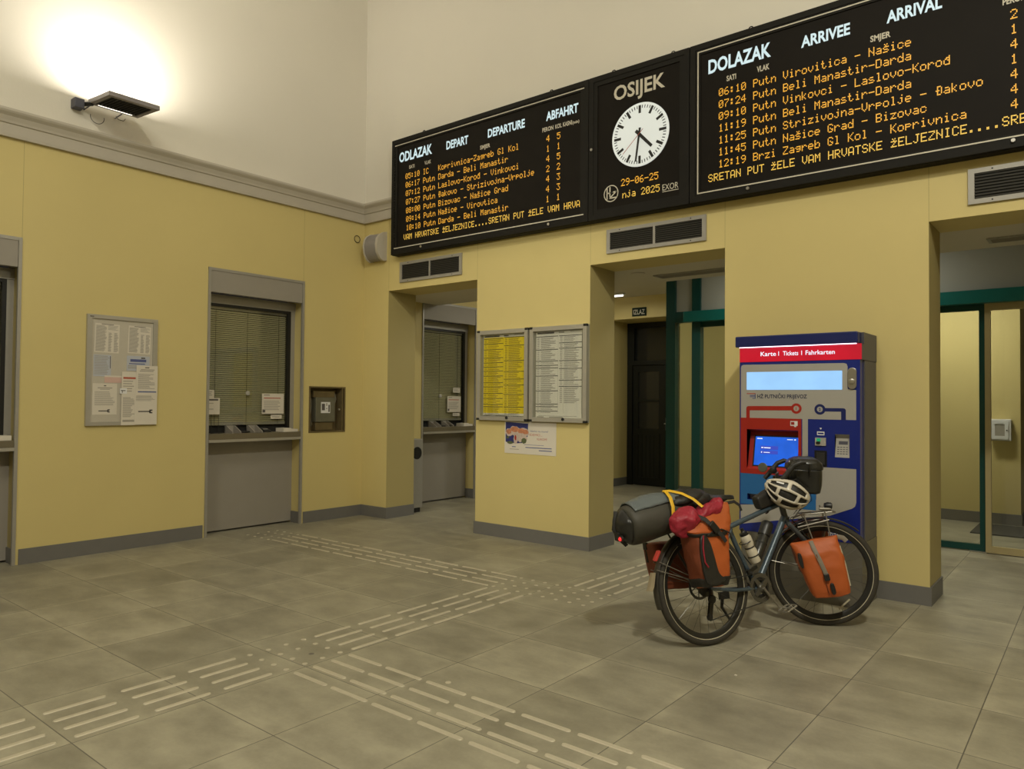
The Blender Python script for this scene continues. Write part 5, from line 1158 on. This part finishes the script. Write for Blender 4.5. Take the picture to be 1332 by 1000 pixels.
q = MB(); q.tube([hp(R(30), 1.5, .9), hc-Dx*.05+Lx*.03, FW(-.19, .985, .19), hc-Dx*.05-Lx*.05, hp(R(140), 1.5, .9)], .007, 8, flat=.3); q.build('chin_strap', m_blackm, t)
q = MB(); q.prism([(-.03, 0), (.03, 0), (.028, .012), (-.028, .012)], lambda u, v, d: hp(R(60)+u*6, -1.25+v*9, .99+d), 0, .04); q.build('sticker', m_whitep, t)
# bottles
t = thing('water_bottle', 'white squeeze bottle in the seat tube cage', 'bottle', FR(.42, .46))
ax = FR(.352, .672)-FR(.436, .452); b0 = FR(.436, .452, .0)+FR.a*.02+FR.u*.01; L_ = ax.length
q = MB(); q.lathe(b0, ax, [(0, .02), (.004, .033), (.02, .036), (.085, .036), (.10, .031), (.115, .031), (.128, .036), (.175, .036), (.19, .030), (.195, .026)], 24); q.build('body', m_bottle, t, smooth=True)
q = MB(); q.lathe(b0+ax.normalized()*.193, ax, [(0, .030), (.016, .030), (.02, .018), (.03, .012), (.045, .012), (.048, .008)], 20); q.build('cap', m_black, t, smooth=True)
q = MB(); q.lathe(b0+ax.normalized()*.045, ax, [(0, .0372), (.008, .0372)], 24); q.lathe(b0+ax.normalized()*.104, ax, [(0, .0325), (.008, .0325)], 24); q.build('band', m_blackm, t, smooth=True)
t = thing('thermos_flask', 'shiny black flask held on top of the down tube', 'flask', FR(.47, .47))
a1 = FR(.607, .712); a0 = FR(.462, .490); ax = a1-a0
q = MB(); q.lathe(a0, ax, [(0, .030), (.006, .038), (.15, .038), (.158, .034), (.166, .034)], 26); q.build('body', m_blackv, t, smooth=True)
q = MB(); q.lathe(a0+ax.normalized()*.166, ax, [(0, .040), (.06, .041), (.085, .040), (.098, .032), (.10, .01)], 26); q.build('cup_lid', m_black, t, smooth=True)
q = MB(); q.lathe(a0+ax.normalized()*.10, ax, [(0, .0392), (.010, .0392)], 26); q.build('cage_strap', m_blackm, t)
# roll on the rack
A0 = FR(-.535, .758, -.02); A1 = FR(.10, .868, .02); ax = A1-A0; axn = ax.normalized(); sdn = axn.cross(Vector((0, 0, 1))).normalized(); upn = sdn.cross(axn)
t = thing('dry_bag', 'dark grey roll bag lashed across the top of the rear rack', 'bag', A0-upn*.12)
def roll(d, ang, r_): return A0+axn*d+sdn*(r_*math.cos(ang))+upn*(r_*math.sin(ang))
q = MB(); rs = []
for d, r_ in ((0.0, .070), (.006, .098), (.022, .118), (.05, .124), (.10, .127), (.16, .128), (.22, .127), (.28, .124), (.34, .118), (.40, .117), (.46, .114), (.52, .105), (.57, .085), (.60, .055)):
    rs.append([roll(d, 2*math.pi*j/32, r_*(1+.03*math.sin(3*2*math.pi*j/32+d*9))) for j in range(32)])
q.rings(rs); q.wob(.005, 9, 2); q.build('roll', m_dry, t, smooth=True, sub=1)
q = MB(); vs = []; fs = []; na, nd = 14, 16
for i in range(nd+1):
    for j in range(na+1):
        d = .045+.36*i/nd; a = R(48+108*j/na); vs.append(roll(d, a, .133+.018*math.sin(math.pi*j/na)*math.sin(math.pi*min(1, i/nd*1.2))+.003*math.sin(i*2.1+j)))
fs = [(i*(na+1)+j, i*(na+1)+j+1, (i+1)*(na+1)+j+1, (i+1)*(na+1)+j) for i in range(nd) for j in range(na)]
q.add(vs, fs); q.wob(.004, 12, 3); o = q.build('top_panel', m_dryt, t, smooth=True); md = o.modifiers.new('thickness', 'SOLIDIFY'); md.thickness = .006
q = MB(); rs = []
for d, r_, k in ((-.055, .030, .8), (-.045, .055, .7), (-.025, .085, .85), (-.005, .102, 1.0), (.02, .113, 1.0)):
    rs.append([roll(d, 2*math.pi*j/24, r_*(1+.06*math.sin(5*2*math.pi*j/24))) for j in range(24)])
q.rings(rs); q.wob(.012, 14, 4); q.build('rolled_end', m_blackv, t, smooth=True, sub=1)
strap('end_strap', [roll(-.02, R(110), .10), roll(-.05, R(100), .05), roll(-.062, R(200), .02), roll(-.05, R(-80), .06), roll(-.01, R(-80), .115)], .012, m_blackm, t, .25)
q = MB(); q.box((-.065, -.02, -.075), (-.045, .03, -.02), lambda x, y, z: A0+axn*x+sdn*y+upn*z); q.build('buckle', m_black, t, bevel=.005)
t = thing('tail_light', 'small red tail light clipped to the end of the grey roll bag', 'light', roll(-.085, R(-80), .05))
cc = A0-axn*.062-upn*.055+sdn*.045
q = MB(); q.lathe(cc+axn*.014, -axn, [(0, .020), (.014, .021)], 18); q.build('body', m_black, t)
q = MB(); q.lathe(cc, -axn+sdn*.3, [(0, .013), (.008, .010), (.011, .004)], 16); q.build('lens', m_redl, t, smooth=True)
# black jacket lying on the roll
def lump(q, c, a, b, e_, ra, rb, rc, n=20, m=12, amp=.012, sc=14, seed=0):
    rs = []
    for i in range(1, m):
        ph = math.pi*i/m
        rs.append([Vector(c)+a*(ra*-math.cos(ph))+b*(rb*math.sin(ph)*math.cos(2*math.pi*j/n))+e_*(rc*math.sin(ph)*math.sin(2*math.pi*j/n)) for j in range(n)])
    z = MB(); z.rings(rs); z.wob(amp, sc, seed); q.add(z.v, z.f)
q = MB()
lump(q, roll(.445, R(78), .080), axn, sdn, upn, .165, .108, .050, 40, 22, .011, 11, 11); lump(q, roll(.50, R(35), .085), axn, sdn, upn, .12, .055, .045, 32, 18, .010, 12, 12)
q.wob(.006, 34, 5); tag(q.build('rain_jacket', m_blackf, smooth=True), 'crumpled black rain jacket lying on the roll behind the saddle', 'jacket')
# yellow strap over the roll
yl = [FR(-.288, .742, .128), FR(-.285, .795, .150), FR(-.281, .852, .154), FR(-.271, .910, .124), FR(-.250, .950, .060), FR(-.232, .956, .012)]
yr = [FR(-.240, .955, .012), FR(-.212, .955, .045), FR(-.165, .932, .105), FR(-.128, .893, .160), FR(-.098, .840, .205)]
q = MB(); q.tube(yl, .0115, 10, flat=.25, wide=axn); q.tube(yr, .0115, 10, flat=.25, face=upn*.8+sdn*.6)
tag(q.build('lashing_strap', m_strapy, smooth=True), 'yellow webbing strap looped over the grey roll bag', 'strap')
# red jacket between the roll and the pannier
q = MB()
e1 = (FR.a*.92+FR.u*.38).normalized(); e2 = (FR.u*.92-FR.a*.38).normalized()
lump(q, FR(-.232, .757, .190), e1, FR.n, e2, .108, .070, .082, 48, 28, .022, 12, 21); lump(q, FR(-.05, .806, .178), e1, FR.n, e2, .145, .052, .044, 44, 26, .014, 15, 22); lump(q, FR(.035, .848, .168), e1, FR.n, e2, .05, .042, .036, 24, 14, .010, 20, 23)
q.wob(.010, 27, 6); q.wob(.004, 60, 8)
tag(q.build('red_jacket', m_redf, smooth=True), 'crumpled crimson jacket stuffed under the lid strap of the near rear pannier', 'jacket')

# ---------------- repeats carry one group phrase each
GROUPS = {'vent_grille': 'air vents above the openings', 'ceiling_grille': 'air grilles in the soffit', 'display_case': 'display cases on the pier', 'timetable_poster': 'timetables in the display cases',
          'venetian_blind': 'blinds of the ticket windows', 'ticket_counter': 'counters of the ticket windows', 'rear_pannier': 'rear panniers of the bicycle', 'front_pannier': 'front panniers of the bicycle',
          'notice_sheet': 'papers on the notice board', 'timetable_sheet': 'papers on the notice board', 'information_sheet': 'papers on the notice board', 'paper_strip': 'papers on the notice board',
          'taped_notice': 'papers on the ticket window glass', 'taped_note': 'papers on the ticket window glass', 'taped_card': 'papers on the ticket window glass', 'leaflet_stack': 'leaflets on the ticket counters',
          'leaflet_tray': 'things on the ticket counters', 'cash_tray': 'things on the ticket counters', 'card_reader': 'things on the ticket counters'}
for o in S.objects:
    st = o.name.split('.')[0]
    if o.parent is None and st in GROUPS and 'group' not in o: o['group'] = GROUPS[st]
